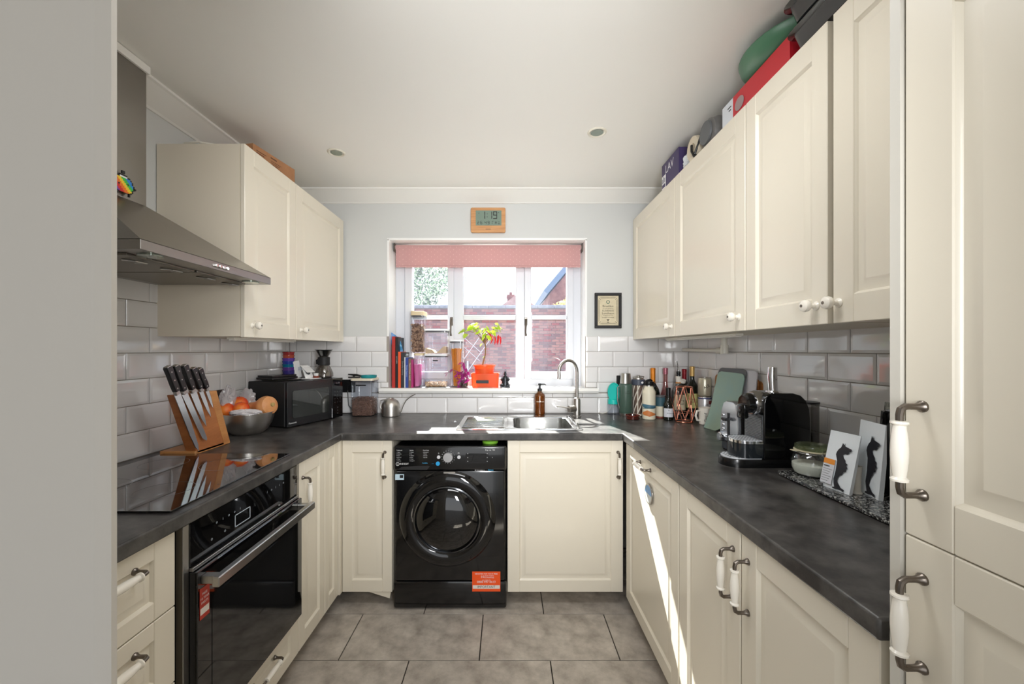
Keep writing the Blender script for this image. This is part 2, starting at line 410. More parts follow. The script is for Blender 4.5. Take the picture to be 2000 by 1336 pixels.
# ================================================================== OUTSIDE
gr = struct(MB().box(-14, 14, 3.3, 30, -.35, -.25).build('ground', mat('paving', (140, 135, 130), .8, c2=(165, 160, 150)), smooth=False))
BR = mat('brick', (118, 66, 62), .85, c2=(158, 108, 98), nscale=1.6, lo=.4, hi=.6)
MORT = mat('mortar', (128, 116, 112), .9)
t = thing('garden_wall', 'red brick garden wall with dark coping beyond the window', 'garden wall', (0, 11, -.25))
MB().box(-5.5, 4.5, .02, .22, 0, 2.72).build('mortar', MORT, t, smooth=False)
mb = MB(); rw = 0; z = .75
while z < 2.70:
    x = -4.4+(.1125 if rw % 2 else 0)
    while x < 3.6:
        j = random.uniform(-.004, .006); mb.box(x, x+.213, .0+j, .05, z, z+.064, random.choice((0, 0, 1, 1, 2, 3))); x += .225
    z += .075; rw += 1
o = mb.build('bricks', [BR, mat('brick_pale', (146, 102, 94), .85), mat('brick_red', (138, 62, 58), .85), mat('brick_dark', (112, 72, 70), .85)], t, smooth=False); o['kind'] = 'stuff'
mb = MB(); x = -5.4
while x < 4.4: mb.box(x, x+.44, -.05, .27, 2.72, 2.80+random.uniform(-.004, .006), bev=.01); x += .446
o = mb.build('coping', mat('slate_coping', (120, 124, 138), .7, c2=(150, 152, 165), nscale=6), t, smooth=False)
# far house with chimney
RT = mat('roof_tile', (150, 120, 118), .8, c2=(180, 150, 145), nscale=3)
t = thing('house', 'distant tiled house roof with a single chimney seen over the garden wall', 'house', (.55, 24, -.25))
MB().box(-1.0, 1.2, 0, 4, 0, 3.9).build('wall', BR, t, smooth=False)
mb = MB(); mb.M = frame((-1.35, -.3, 3.8), (1, 0, 0), (0, 0, 1)); mb.prism([(0, 0), (2.9, 0), (1.5, 1.15)], 0, -4.6); mb.build('roof', RT, t, smooth=False)
mb = MB(); mb.box(-.52, -.10, .6, 1.1, 4.0, 4.75); mb.box(-.57, -.05, .55, 1.15, 4.75, 4.85); mb.box(-.54, -.08, .58, 1.12, 4.85, 4.95)
mb.cyl(-.31, .85, 4.95, 5.12, .08); mb.build('chimney', BR, t, smooth=False)
# nearer gable on the right
t = thing('gabled_house', 'near gabled house with blue-grey bargeboard at the right of the window', 'house', (1.5, 14, -.25))
mb = MB(); mb.M = frame((0, 0, 0), (1, 0, 0), (0, 0, 1)); mb.prism([(0, 0), (6, 0), (6, 3.55), (3.0, 7.1), (0, 3.55)], 0, -7); mb.build('wall', BR, t, smooth=False)
mb = MB()
mb.M = frame((-.1, -.2, 3.5), (3.0, 0, 3.55), (0, 0, 1)); mb.prism([(0, 0), (4.8, 0), (4.8, .18), (0, .18)], 0, -7.3)
mb.M = frame((6.1, -.2, 3.5), (-3.0, 0, 3.55), (0, 0, 1)); mb.prism([(0, 0), (4.8, 0), (4.8, .18), (0, .18)], 0, 7.3)
mb.build('roof', mat('bargeboard', (105, 130, 165), .6), t, smooth=False)
# trees
def tree(x, y, z0, rx, rz, n, col, col2, label, name, seed, size=.12):
    random.seed(seed)
    t = thing(name, label, 'tree', (x, y, -.25), group='trees beyond the garden wall')
    MB().tube([(0, 0, 0), (.1, 0, z0*.5), (0, .1, z0+.6)], [.16, .12, .05], 8).build('trunk', mat('bark', (90, 75, 62), .9), t)
    mb = MB()
    for i in range(n):
        a = random.uniform(0, 2*PI); cz = random.uniform(-1, 1); rr = math.sqrt(1-cz*cz)*random.uniform(.6, 1)**.5
        lump = 1+.25*math.sin(5*a)+.2*math.sin(7*cz)
        c = Vector((rx*rr*math.cos(a)*lump, rx*rr*math.sin(a)*lump, z0+rz+rz*cz*random.uniform(.7, 1)))
        u = Vector((random.uniform(-1, 1), random.uniform(-1, 1), random.uniform(-1, 1))).normalized(); v = u.orthogonal().normalized(); s_ = size*random.uniform(.6, 1.4)
        q = [mb.v(c+u*s_), mb.v(c+v*s_*.5), mb.v(c-u*s_), mb.v(c-v*s_*.5)]; mb.f(q)
    o = mb.build('foliage', translucent(name+'_leaf', col, .5, .7, c2=col2, nscale=3), t, smooth=False); o['kind'] = 'stuff'
    return t
tree(-5.6, 15.5, 1.2, 2.9, 2.9, 26000, (104, 122, 102), (148, 164, 136), 'leafy green tree filling the left window pane', 'garden_tree', 3, .065)
tree(1.95, 12.6, 2.5, .42, .35, 500, (205, 190, 110), (225, 205, 150), 'yellowing shrub top at the right window pane', 'yellow_shrub', 5, .08)
random.seed(11)
t = thing('clothes_airer', 'white folded rotary clothes airer in the yard behind the spaghetti jar', 'clothes airer', (-.80, 8.2, -.25))
mb = MB(); mb.tube([(0, 0, 0), (0, 0, 1.35)], .02); mb.build('pole', mat('airer_grey', (150, 150, 160), .4), t)
mb = MB()
for dx in (0, .25): mb.tube([(-.28+dx, -.02, 1.1), (.32+dx, -.02, 1.95)], .007)
mb.tube([(-.2, 0, 1.75), (.25, 0, 1.35)], .005); mb.tube([(-.15, 0, 1.9), (.3, 0, 1.5)], .005)
mb.build('arms', mat('airer_grey', (150, 150, 160), .4), t)
# ================================================================== KITCHEN UNITS
# local frame of a unit: x along its width, front plane y=0 facing -y, z up
def door_mesh(mb, x0, x1, z0, z1, t=.019, sw=.062, rail=None, y=0.0, drawer=False):
    """framed door with raised centre panel; front face at y, back at y+t"""
    rail = rail or sw; bv = .0018
    mb.box(x0, x0+sw, y, y+t, z0, z1, 0, bv); mb.box(x1-sw, x1, y, y+t, z0, z1, 0, bv)
    mb.box(x0+sw, x1-sw, y, y+t, z0, z0+rail, 0, bv); mb.box(x0+sw, x1-sw, y, y+t, z1-rail, z1, 0, bv)
    def L(i, d):
        i -= .001
        return [(x0+sw+i, y+d, z0+rail+i), (x1-sw-i, y+d, z0+rail+i), (x1-sw-i, y+d, z1-rail-i), (x0+sw+i, y+d, z1-rail-i)]
    k = min(1, (z1-z0-2*rail)/.12, (x1-x0-2*sw)/.08)
    mb.loft([L(0, t-.004), L(0, .0015), L(.003*k, .004), L(.006*k, .0085), L(.011*k, .0090), L(.030*k, .0035), L(.032*k, .0025), L(.034*k, .0025)], 0, False, True)
def handle_mesh(L=.128, out=.034, r=.0095):
    """bow handle along z centred at 0, mounted on plane y=0, material 0 pewter, 1 ceramic"""
    mb = MB(); h = L/2
    for s in (1, -1):
        mb.M = T(0, 0, s*h) @ RX(PI/2); mb.lathe([(.0085, 0), (.0085, .003), (.006, .006), (.0045, .012), (.0045, .020)], 14); mb.M = Matrix()
        mb.tube([(0, -.018, s*h), (0, -.026, s*h), (0, -.032, s*(h-.004)), (0, -out, s*(h-.012)), (0, -out, s*(h-.024))], [.0045, .0047, .0050, .0048, .0045], 10)
    M = T(0, -out, 0); mb.M = M; q = h-.020
    prof = [(.0065, -q), (.0105, -q+.001), (.0108, -q+.004), (.0078, -q+.007)]
    for k in range(-6, 7): prof.append((.0078+(r-.0068)*math.cos(k/6*PI/2)**1.0, k/6*(q-.009)))
    prof += [(.0078, q-.007), (.0108, q-.004), (.0105, q-.001), (.0065, q)]
    mb.lathe(prof, 16, 1); return mb
HM = handle_mesh().mesh('handle', [PEWTER, CERAM])
def knob_mesh():
    mb = MB(); mb.M = RX(PI/2)
    mb.lathe([(.0125, 0), (.0125, .002), (.007, .006), (.0065, .014), (.011, .019), (.0155, .024), (.017, .030), (.0155, .036), (.010, .040), (.0045, .0412)], 20, 1, True, True)
    mb.lathe([(.0040, .0405), (.0040, .0425)], 10, 0); return mb
KM = knob_mesh().mesh('knob', [PEWTER, CERAM])
def handle(parent, x, z, horiz=False, y=0): return place('handle', HM, parent, (x, y, z), (0, PI/2, 0) if horiz else None)
def knob(parent, x, z, y=0): return place('knob', KM, parent, (x, y, z))
GAP = .0015
def unit(name, label, loc, rz, w, z0, z1, depth, doors, group, carc0=None, near_side=0):
    """doors: list of (x0, x1, z0, z1, kind, handle spec)"""
    t = thing(name, label, 'cabinet', loc, rz, group)
    mb = MB(); mb.box(.001, w-.001, .021, depth, (carc0 if carc0 is not None else z0), z1, 0)
    mb.build('carcass', CARC, t, smooth=False)
    for (a, b, c, d, kind, hs) in doors:
        mb = MB(); sw = .062 if b-a > .3 else (.05 if b-a > .2 else .042)
        door_mesh(mb, a+GAP, b-GAP, c+GAP, d-GAP, sw=sw, rail=.045 if kind == 'drawer' else .062)
        o = mb.build(kind, CREAM, t)
        for (hk, hx, hz) in hs:
            (knob if hk == 'k' else handle)(o, hx, hz, *( () if hk in 'kv' else (True,)))
    return t
DZ0, DZ1 = .08, .866
G = 'cream framed base units under the worktop'
LX, RX_ = -.862, .605
R90 = PI/2
# left run (front faces +x): rotation +90, local x = +Y
def left(y): return (LX, y, 0)
def lunit(name, label, y0, y1, doors, g=G, **k): return unit(name, label, left(y0), R90, y1-y0, DZ0, DZ1, abs(XL-LX)-.004, doors, g, **k)
w = .4
lunit('drawer_cabinet', 'cream four drawer unit at the left edge beside the oven', .646, 1.046,
      [(0, w, DZ0+.1965*i, DZ0+.1965*(i+1), 'drawer', [('h', .22, DZ0+.1965*(i+1)-.046)]) for i in range(4)])
lunit('drawer_cabinet', 'single cream drawer beneath the built-in oven', 1.066, 1.663, [(0, .597, DZ0, .247, 'drawer', [('h', .36, .192)])], carc0=DZ0)
# rebuild the oven unit's carcass low so that the oven has its own bay
c = bpy.data.objects['drawer_cabinet.001'].children[0]; me = c.data
for v in me.vertices:
    if v.co.z > .5: v.co.z = .247
lunit('corner_cabinet', 'cream corner unit with two narrow doors right of the oven', 1.664, 2.052,
      [(0, .238, DZ0, DZ1, 'door', [('v', .030, .730)]), (.240, .386, DZ0, DZ1, 'door', [])])
# back run (faces -y)
DY = 2.077
def bunit(name, label, x0, x1, doors, **k): return unit(name, label, (x0, DY, 0), 0, x1-x0, DZ0, DZ1, YB-DY-.006, doors, G, **k)
bunit('narrow_cabinet', 'narrow cream unit with one door left of the washing machine', -.852, -.592, [(0, .26, DZ0, DZ1, 'door', [('v', .222, .740)])])
mbp = MB(); mbp.box(-.862, -.853, 2.053, 2.098, .08, .866); mbp.box(-.88, -.862, 2.053, 2.09, .08, .866); tag(mbp.build('corner_post', CREAM, smooth=False), 'slim cream corner post between the left units and the narrow unit', 'post')
su = bunit('sink_cabinet', 'wide cream unit with one door beneath the sink, right of the washing machine', .002, .603, [(0, .6, DZ0, DZ1, 'door', [('v', .572, .740)])])
# sink carcass is open-topped: lower it below the bowl
for v in su.children[0].data.vertices:
    if v.co.z > .5: v.co.z = .70
# right run (front faces -x): rotation -90, local x = -Y
def runit(name, label, y1, y0, doors, **k): return unit(name, label, (RX_, y1, 0), -R90, y1-y0, DZ0, DZ1, XR-RX_-.006, doors, G, **k)
runit('dishwasher_cabinet', 'cream right hand unit with horizontal top handle and round badge on its door', 2.050, 1.414, [(.012, .632, DZ0, DZ1, 'door', [('h', .295, .826)])])
runit('base_cabinet', 'cream right hand base unit in the middle, next to the badge door', 1.412, 1.040, [(0, .371, DZ0, DZ1, 'door', [('v', .338, .738)])])
runit('base_cabinet', 'cream right hand base unit nearest the camera, beside the tall cupboard', 1.038, .648, [(0, .388, DZ0, DZ1, 'door', [('v', .030, .738)])])
# plinths
for (n, l, b) in (('plinth', 'recessed cream plinth under the left units', (-1.2, -1.02, .66, 2.05, 0, .078)), ('plinth', 'recessed cream plinth under the sink unit', (.03, .60, 2.26, 2.28, 0, .078)),
                  ('plinth', 'recessed cream plinth under the right units', (.80, .82, .66, 2.05, 0, .078)), ('plinth', 'recessed cream plinth under the narrow unit', (-.85, -.60, 2.26, 2.28, 0, .078))):
    tag(MB().box(*b, bev=.001).build(n, CARC), l, 'plinth', 'plinths')
mb = MB(); mb.M = frame((0, 2.085, 0), (1, 0, 0), (0, 0, 1)); mb.prism([(-.715, .0775), (-.602, .0775), (-.608, .044)], -.012, 0)
tag(mb.build('plinth_board', CREAM, smooth=False), 'loose end of cream plinth board sticking out by the washing machine foot', 'plinth')
# badge on the dishwasher door
t = thing('door_magnet', 'round chrome magnet with blue half on the right hand door', 'magnet', (RX_-.001, 1.706, .722), -R90)
mb = MB(); mb.M = RX(PI/2); mb.lathe([(.044, 0), (.044, .003), (.042, .0045), (.036, .0045)], 32, 0); mb.build('ring', STEEL, t)
mb = MB(); mb.M = RX(PI/2) @ T(0, 0, .0046); mb.prism([(.036*math.cos(a*PI/16), .036*math.sin(a*PI/16)) for a in range(17)], 0, .0006); mb.build('blue_face', mat('blue_print', (90, 150, 205), .3), t)
mb = MB(); mb.M = RX(PI/2) @ T(0, 0, .0046); mb.prism([(.036*math.cos(-a*PI/16), .036*math.sin(-a*PI/16)) for a in range(16, -1, -1)], 0, .0006)
mb.box(-.005, .005, -.014, -.006, .0006, .002, 0); mb.build('white_face', mat('pale_print', (205, 208, 205), .3), t)

# tall cupboard at the right
TX = .600
t = thing('tall_cupboard', 'tall cream cupboard with porcelain bow handles filling the right edge', 'cupboard', (TX, .6255, 0), -R90)
mb = MB(); mb.box(0, .0165, -.004, .60, 0, 2.13); mb.build('side_panel', mat('side_panel', (206, 202, 192), .45), t, smooth=False)
mb = MB(); mb.box(.018, .60, .022, .60, .08, 2.13); mb.build('carcass', CARC, t, smooth=False)
for (z0, z1, hz) in ((.08, 1.0565, .939), (1.0585, 1.868, 1.188), (1.870, 2.13, None)):
    mb = MB(); door_mesh(mb, .0195, .615, z0, z1, sw=.066, rail=.066); d_ = mb.build('door', CREAM, t)
    if hz: handle(d_, .046, hz)

# wall units, right
GW = 'cream wall cupboards on the right'
CX = .848; CZ0, CZ1 = 1.402, 2.206
def wun(name, label, y1, y0, hx, doorz=(CZ0, CZ1)):
    t = thing(name, label, 'cabinet', (CX, y1, 0), -R90, GW); w_ = y1-y0
    MB().box(.001, w_-.001, .021, XR-CX-.008, CZ0+.004, CZ1-.002).build('carcass', CARC, t, smooth=False)
    mb = MB(); door_mesh(mb, GAP, w_-GAP, CZ0, CZ1, sw=.062 if w_ > .37 else .055, rail=.07); o = mb.build('door', CREAM, t); knob(o, hx, CZ0+.052)
wun('wall_cabinet', 'right hand wall cupboard nearest the window wall', 2.700, 2.032, .630)
wun('wall_cabinet', 'right hand wall cupboard second from the window wall', 2.029, 1.430, .560)
wun('wall_cabinet', 'right hand wall cupboard third from the window wall, beside the dark gap', 1.427, 1.063, .325)
wun('wall_cabinet', 'right hand wall cupboard next to the tall cupboard', 1.047, .632, .020)
# wall units, left
GL = 'cream wall cupboards on the left'
LCX = -1.097; LZ0, LZ1 = 1.386, 2.198
def lun(label, y0, y1, hx, side=False):
    t = thing('wall_cabinet', label, 'cabinet', (LCX, y0, 0), R90, GL); w_ = y1-y0
    MB().box(.001, w_-.001, .021, LCX-XL-.004, LZ0+.004, LZ1-.002).build('carcass', mat('carcass_side', (224, 214, 196), .45), t, smooth=False)
    mb = MB(); door_mesh(mb, GAP, w_-GAP, LZ0, LZ1, sw=.062, rail=.07); o = mb.build('door', CREAM, t); knob(o, hx, LZ0+.052)
lun('left hand wall cupboard beside the cooker hood', 1.681, 2.092, .05)
lun('left hand wall cupboard next to the window wall', 2.094, 2.700, .045)

# ---- worktop: one U shaped slab with the sink cut out
mb_ok = lambda i, j: (i in (0, 1) and xs_ok(i, j))
xs = [XL+.004, -.846, -.02, .385, .592, XR-.004]; ys = [.64, 2.056, 2.15, 2.555, YB-.004]
def keep(i, j):
    if j == 0: return i in (0, 4)
    if i == 2 and j == 2: return False
    return True
wt = slab(xs, ys, keep, WZ-.038, WZ, 'worktop', [WORK], smooth=True, bev=.005)
tag(wt, 'dark grey stone effect worktop running in a U round the kitchen', 'worktop')

# ---- sink
t = thing('sink', 'stainless steel inset sink with ribbed drainer under the window', 'sink', (0, 0, WZ))
SK = mat('sink_steel', (196, 196, 194), .15, 1.0, bump=.015, bscale=150)
mb = MB(); x0, x1, y0, y1 = -.272, .408, 2.125, 2.60; hx0, hx1, hy0, hy1 = .035, .365, 2.165, 2.525
def ring(pts, z): return [(x, y, z) for x, y in pts]
N = 5
def rr(x0, x1, y0, y1, r): return rrect(x1-x0, y1-y0, r, N, (x0+x1)/2, (y0+y1)/2)
mb.loft([ring(rr(x0, x1, y0, y1, .02), .0003), ring(rr(x0, x1, y0, y1, .02), .003), ring(rr(x0+.012, x1-.012, y0+.012, y1-.012, .015), .0045)], 0, False, False)
# plate between the rim and the bowl opening
a = rr(x0+.012, x1-.012, y0+.012, y1-.012, .015); b_ = rr(hx0, hx1, hy0, hy1, .05)
mb.loft([ring(a, .0045), ring(b_, .0040), ring(rr(hx0+.004, hx1-.004, hy0+.004, hy1-.004, .048), .001), ring(rr(hx0+.012, hx1-.012, hy0+.012, hy1-.012, .045), -.13), ring(rr(hx0+.04, hx1-.04, hy0+.04, hy1-.04, .03), -.155)], 0, False, True)
mb.build('basin', SK, t)
mb = MB()
for k in range(9):
    yy = 2.19+k*.038; mb.tube([(-.245, yy, .0052), (-.23, yy, .0065), (-.03+.004*k*0, yy, .0062), (-.015, yy, .0048)], [.002, .0042, .0042, .002], 8)
mb.build('drainer_ridges', SK, t)
mb = MB(); mb.M = T(.20, 2.345, -.1548); mb.lathe([(.038, 0), (.038, .002), (.03, .001), (.012, .004)], 24); mb.build('waste_plug', CHROME, t)
mb = MB(); mb.M = T(.385, 2.53, .0045); mb.lathe([(.012, 0), (.012, .006), (.009, .010)], 16); mb.M = Matrix()
mb.tube([(.385, 2.50, .008), (.386, 2.38, .008), (.384, 2.20, .008)], .004, 8); mb.build('overflow_knob', CHROME, t)

# ---- tap
t = thing('kitchen_tap', 'brushed steel swan neck mixer tap right of the sink', 'tap', (.449, 2.575, WZ))
mb = MB(); mb.lathe([(.027, 0), (.027, .004), (.0225, .008), (.0225, .105), (.018, .118), (.0105, .122)], 24); mb.build('base', STEELR, t)
pts = [(0, 0, .118), (0, 0, .285)]
dx, dy = -.062, -.030; C0 = (dx, dy)
for k in range(1, 13):
    a = PI*k/12*1.08; pts.append((dx-dx*math.cos(a), dy-dy*math.cos(a), .285+.075*math.sin(a)))
pts.append((pts[-1][0]-.002, pts[-1][1]-.001, pts[-1][2]-.022))
MB().tube(pts, .0105, 14).build('spout', STEELR, t)
mb = MB(); mb.tube([(-.015, -.01, .052), (-.055, -.034, .052)], .021, 20); mb.tube([(-.045, -.03, .055), (-.10, -.045, .068), (-.135, -.05, .072)], [.005, .004, .004], 8); mb.build('lever', STEELR, t)

# ---- washing machine
wx0, wx1 = -.577, -.005; WY = 2.057
t = thing('washing_machine', 'black front loading washing machine between the cream units', 'washing machine', (wx0, WY, 0))
W = wx1-wx0
mb = MB(); mb.box(0, W, .012, .56, .012, .842, 0, .012, 2); mb.build('body', BLACKG, t)
mb = MB(); mb.box(.004, W-.004, 0, .03, .150, .715, 0, .01, 2); mb.build('front_panel', mat('washer_black', (13, 13, 14), .16, coat=.3), t)
mb = MB(); mb.box(-.004, W+.004, .0, .03, .008, .148, 0, .012, 2); mb.build('kick_panel', mat('washer_black', (13, 13, 14)), t)
mb = MB(); mb.box(-.002, W+.002, -.008, .03, .718, .842, 0, .010, 3); mb.build('control_panel', mat('washer_panel', (16, 16, 17), .14, coat=.3), t)
mb = MB()
mb.M = frame((.02, -.0082, .722), (1, 0, 0), (0, 0, 1)); mb.prism([(0, 0), (.15, 0), (.165, .019), (.10, .020), (.02, .014)], 0, .001); mb.build('detergent_drawer_grip', BLACKM, t, smooth=False)
cx, cz = .273, .470
mb = MB(); mb.M = T(cx, 0, cz) @ RX(PI/2)
mb.lathe([(.246, -.002), (.246, .004), (.240, .010), (.228, .020), (.205, .026), (.178, .024), (.170, .018)], 64, 0, False, False)
d = mb.build('door', BLACKG, t)
mb = MB(); mb.M = T(cx, 0, cz) @ RX(PI/2); mb.lathe([(.170, .016), (.170, .021), (.164, .024), (.160, .018)], 64, 0, False, False); mb.build('chrome_ring', mat('dark_chrome', (110, 112, 116), .15, 1), d)
mb = MB(); mb.M = T(cx, 0, cz) @ RX(PI/2); mb.lathe([(.162, .014), (.145, .030), (.11, .043), (.06, .052), (.015, .055)], 64, 0, False, True); mb.build('window', BGLASS, d)
mb = MB(); mb.M = T(cx+.012, -.012, cz+.238); mb.box(-.03, .03, -.003, .004, -.004, .004, 0, .001); mb.build('door_catch', STEELR, d)
def disc(mb, x, z, y, r, d_, mi=0):
    M = mb.M; mb.M = M @ T(x, y, z) @ RX(PI/2); mb.lathe([(r, 0), (r, d_*.8), (r*.93, d_)], 28, mi); mb.M = M
kx, kz = (876-770)/381.6, 1.334-(892-683)/381.6
mb = MB(); disc(mb, kx, kz, -.008, .025, .016); mb.build('programme_dial', mat('dial', (196, 196, 198), .25, .7), t)
for (px, py, r, c, nm) in ((857.5, 892, .0088, (200, 200, 202), 'start_button'), (897, 892, .0088, (200, 200, 202), 'option_button'), (856, 904.5, .0105, (40, 150, 205), 'push_button')):
    mb = MB(); disc(mb, (px-770)/381.6, 1.334-(py-683)/381.6, -.008, r, .004); mb.build(nm, mat('btn%d' % c[0], c, .3), t)
mb = MB(); mb.M = frame(((910-770)/381.6, -.0083, 1.334-(904-683)/381.6), (1, 0, 0), (0, 0, 1)); mb.prism(rrect(.115, .050, .004, 3, .0575, .025), 0, .0006); mb.build('display', BGLASS, t, smooth=False)
def TP(px, py, y=-.0092): return T((px-770)/381.6, y, 1.334-(py-683)/381.6) @ R90X
mb = MB(); S = 1/381.6
mb.text('Traditionals', .0062, TP(775.5, 878.7), align='LEFT'); mb.text('Specials', .0062, TP(801, 878.7), align='LEFT'); mb.text('Dry & Extra', .0062, TP(827, 878.7), align='LEFT')
for i, s_ in enumerate(('Cotton', 'Synthetics', 'Mixed', 'Sports 30', 'Whites', 'Delicates')): mb.text(str(i+1)+'  '+s_, .0048, TP(775.5, 882.4+3.4*i), align='LEFT')
for i, s_ in enumerate(('Colours', 'Eco', 'Antistain', 'Dark', 'Wool', 'Rapid 30')): mb.text(str(i+7)+'  '+s_, .0048, TP(801, 882.4+3.4*i), align='LEFT')
for i, s_ in enumerate(('Essentials 20', 'Anti-pet', 'Rinse spin', 'Spin drain')): mb.text('- '+s_, .0048, TP(827, 882.4+3.4*i), align='LEFT')
mb.text('INDESIT', .012, TP(782, 905.3), align='LEFT', sx=1.05); mb.text('i', .012, TP(777.6, 905.3))
mb.M = TP(777.7, 905.3); mb.lathe([(.0090, 0), (.0072, 0)], 24, 0, False, False); mb.M = Matrix()
mb.text('8 kg  6 kg  1400', .0075, TP(957.5, 878)); mb.text('On\nOff', .0045, TP(857.5, 884.5)); mb.text('Start\nPause', .0045, TP(896.5, 884)); mb.text('(i) innovation |', .0080, TP(937, 917.3))
for k in range(16):
    a = PI/2-k*2*PI/16-.05; mb.text(str(k+1), .0052, T(kx+.0335*math.cos(a), -.0092, kz+.0325*math.sin(a)) @ R90X)
for px, py in ((914, 885), (914, 892.5), (914, 900), (952, 885), (952, 892.5), (952, 900)): mb.text('o', .0085, TP(px, py))
mb.text('3s', .006, TP(962, 892.5))
mb.build('lettering', PRINTW, t, smooth=False)
mb = MB(); mb.text('Push&Go', .0072, TP(825.5, 903.5), align='LEFT'); mb.text('----', .008, TP(846, 904.5)); mb.text('Innex', .0115, TP(959, 917), space=1.05)
mb.build('blue_lettering', mat('blue_ink', (60, 175, 225), .4), t, smooth=False)
mb = MB(); mb.M = frame(((772-770)*S, -.0003, 1.334-(937.5-683)*S), (1, 0, 0), (0, 0, 1)); mb.box(0, .045, 0, .030, 0, .0006, 0); mb.box(.024, .041, .010, .026, .0006, .0009, 1); mb.build('rating_sticker', [mat('sticker_pale', (186, 208, 220), .5), PRINTK], t, smooth=False)
# guarantee sticker
sx0, sz0 = (922.5-770)*S, 1.334-(1155-683)*S; sw_, sh_ = 55*S, 39*S
st = MB(); st.M = frame((sx0, -.0005, sz0), (1, 0, 0), (0, 0, 1)); st.box(0, sw_, 0, sh_, 0, .0006, 0); st.box(.003, sw_-.003, .014, .032, .0006, .0009, 1)
so = st.build('guarantee_sticker', [mat('orange_sticker', (240, 84, 24), .45), mat('sticker_grey', (228, 220, 212), .5)], t, smooth=False)
mb = MB(); Y_ = -.0015
def SP(u, v): return T(sx0+u*sw_, Y_, sz0+v*sh_) @ R90X
mb.text('REGISTER FOR YOUR FREE', .0098, SP(.5, .88)); mb.text('10', .019, SP(.36, .73)); mb.text('YEAR PARTS\nGUARANTEE', .0088, SP(.60, .735)); mb.text('CALL NOW ON', .006, SP(.5, .57)); mb.text('0800 497 0613', .0158, SP(.5, .48))
mb.build('sticker_lettering', PRINTW, so, smooth=False)
mb = MB(); mb.text('IMPORTANT', .0165, SP(.5, .225)); mb.build('sticker_word', PRINTK, so, smooth=False)
t = thing('green_lid', 'bright green round plastic lid on top of the washing machine', 'tub', ((957.5-990)*2.13/F, 2.13, .842))  # flat round green lid, not a container
mb = MB(); mb.lathe([(.040, 0), (.042, .003), (.042, .012), (.038, .015)], 28); mb.build('base', mat('lime', (130, 190, 60), .4), t)
mb = MB(); mb.lathe([(.028, .0155), (.028, .018), (.02, .019)], 24); mb.build('top_ring', mat('lime2', (150, 205, 85), .4), t)

# ---- oven
t = thing('oven', 'built-in black glass electric oven with steel bar handle under the hob', 'oven', (LX+.003, 1.066, .25), R90)
W, H = .596, .613
mb = MB(); mb.box(.014, W-.014, .008, .55, .004, H-.008); mb.build('body', BLACK, t, smooth=False)
for a_ in (0, W-.020): MB().box(a_, a_+.020, 0, .02, 0, H, 0, .001).build('side_trim', STEEL, t)
mb = MB(); mb.box(.021, W-.021, -.002, .02, .495, H, 0, .0015); mb.build('control_panel', BGLASS, t)
mb = MB(); mb.box(.021, W-.021, -.022, .006, .004, .480, 0, .002); mb.build('door', BGLASS, t); dr = t.children[-1]
mb = MB(); mb.box(.021, W-.021, -.010, .012, .482, .492, 0, .001); mb.build('vent_strip', STEEL, t)
mb = MB(); hz_ = .452
for x in (.045, W-.045): mb.box(x-.012, x+.012, -.060, -.021, hz_-.010, hz_+.012, 0, .002)
mb.box(.024, W-.024, -.078, -.058, hz_-.014, hz_+.014, 0, .0025)
mb.build('handle', STEEL, dr)
mb = MB(); mb.M = frame((.075, -.0225, .05), (1, 0, 0), (0, 0, 1)); mb.prism(rrect(.446, .335, .012, 4, .223, .1675), 0, .0006)
wi = mb.build('viewing_window', mat('oven_window', (20, 20, 21), .03, coat=.5), dr, smooth=False)
mb = MB()
def OP(x, z, y=-.0032): return T(x, y, z) @ R90X
mb.text('o', .014, OP(.10, .535)); mb.text('o', .014, OP(.155, .535))
for i in range(5): mb.text('oiooi'[i], .012, OP(.12+.026*i, .575)); mb.text('ioiio'[i], .012, OP(.37+.026*i, .575))
mb.build('symbols', mat('pale_symbol', (190, 200, 210), .4), t, smooth=False)
mb = MB()
for (a, b2, c_, d_) in ((.20, .275, .524, .526), (.20, .275, .560, .562), (.20, .202, .524, .562), (.273, .275, .524, .562)): mb.box(a, b2, -.0032, -.0022, c_, d_)
mb.build('display_frame', mat('pale_symbol', (190, 200, 210)), t, smooth=False)
mb = MB(); mb.text('NEFF', .013, T(.30, -.0785, hz_) @ R90X); o = mb.build('handle_lettering', mat('grey_ink', (90, 90, 90), .5), dr, smooth=False)
st = MB(); st.M = frame((.028, -.0226, .345), (1, 0, 0), (0, 0, 1)); st.box(0, .036, 0, .085, 0, .0006, 0); st.box(.002, .034, .012, .030, .0006, .0009, 1); st.build('guarantee_sticker', [mat('red_sticker', (176, 50, 34), .5), mat('sticker_grey', (228, 220, 212))], dr, smooth=False)
mb = MB()
for i, z in enumerate((.412, .400, .388)): mb.text(('FREE', '10 YEAR', 'PARTS')[i], .009, T(.046, -.0234, z) @ R90X)
mb.build('sticker_lettering', PRINTW, dr, smooth=False)

# ---- hob
t = thing('induction_hob', 'black glass induction hob set in the left worktop', 'hob', (0, 0, WZ))
HB = mat('hob_glass', (8, 8, 9), .015, coat=.8)
mb = MB(); mb.M = T(-1.137, 1.342, 0); mb.prism(rrect(.516, .584, .006, 3), .0005, .0062); mb.build('glass', HB, t, bev=.001)
mb = MB()
for x, y, r in ((-1.27, 1.21, .105), (-1.27, 1.49, .075), (-1.03, 1.21, .075), (-1.03, 1.49, .09)):
    mb.M = T(x, y, .00625); mb.lathe([(r, 0), (r-.0014, .0001)], 48, 0, False, False)
mb.build('cooking_zones', mat('hob_ring', (88, 86, 84), .3), t, smooth=False)
mb = MB()
for k in range(6): mb.text('oi-+io'[k], .012, T(-.905, 1.26+.035*k, .0064) @ RZ(PI/2))
mb.build('touch_controls', mat('hob_ring', (88, 86, 84)), t, smooth=False)

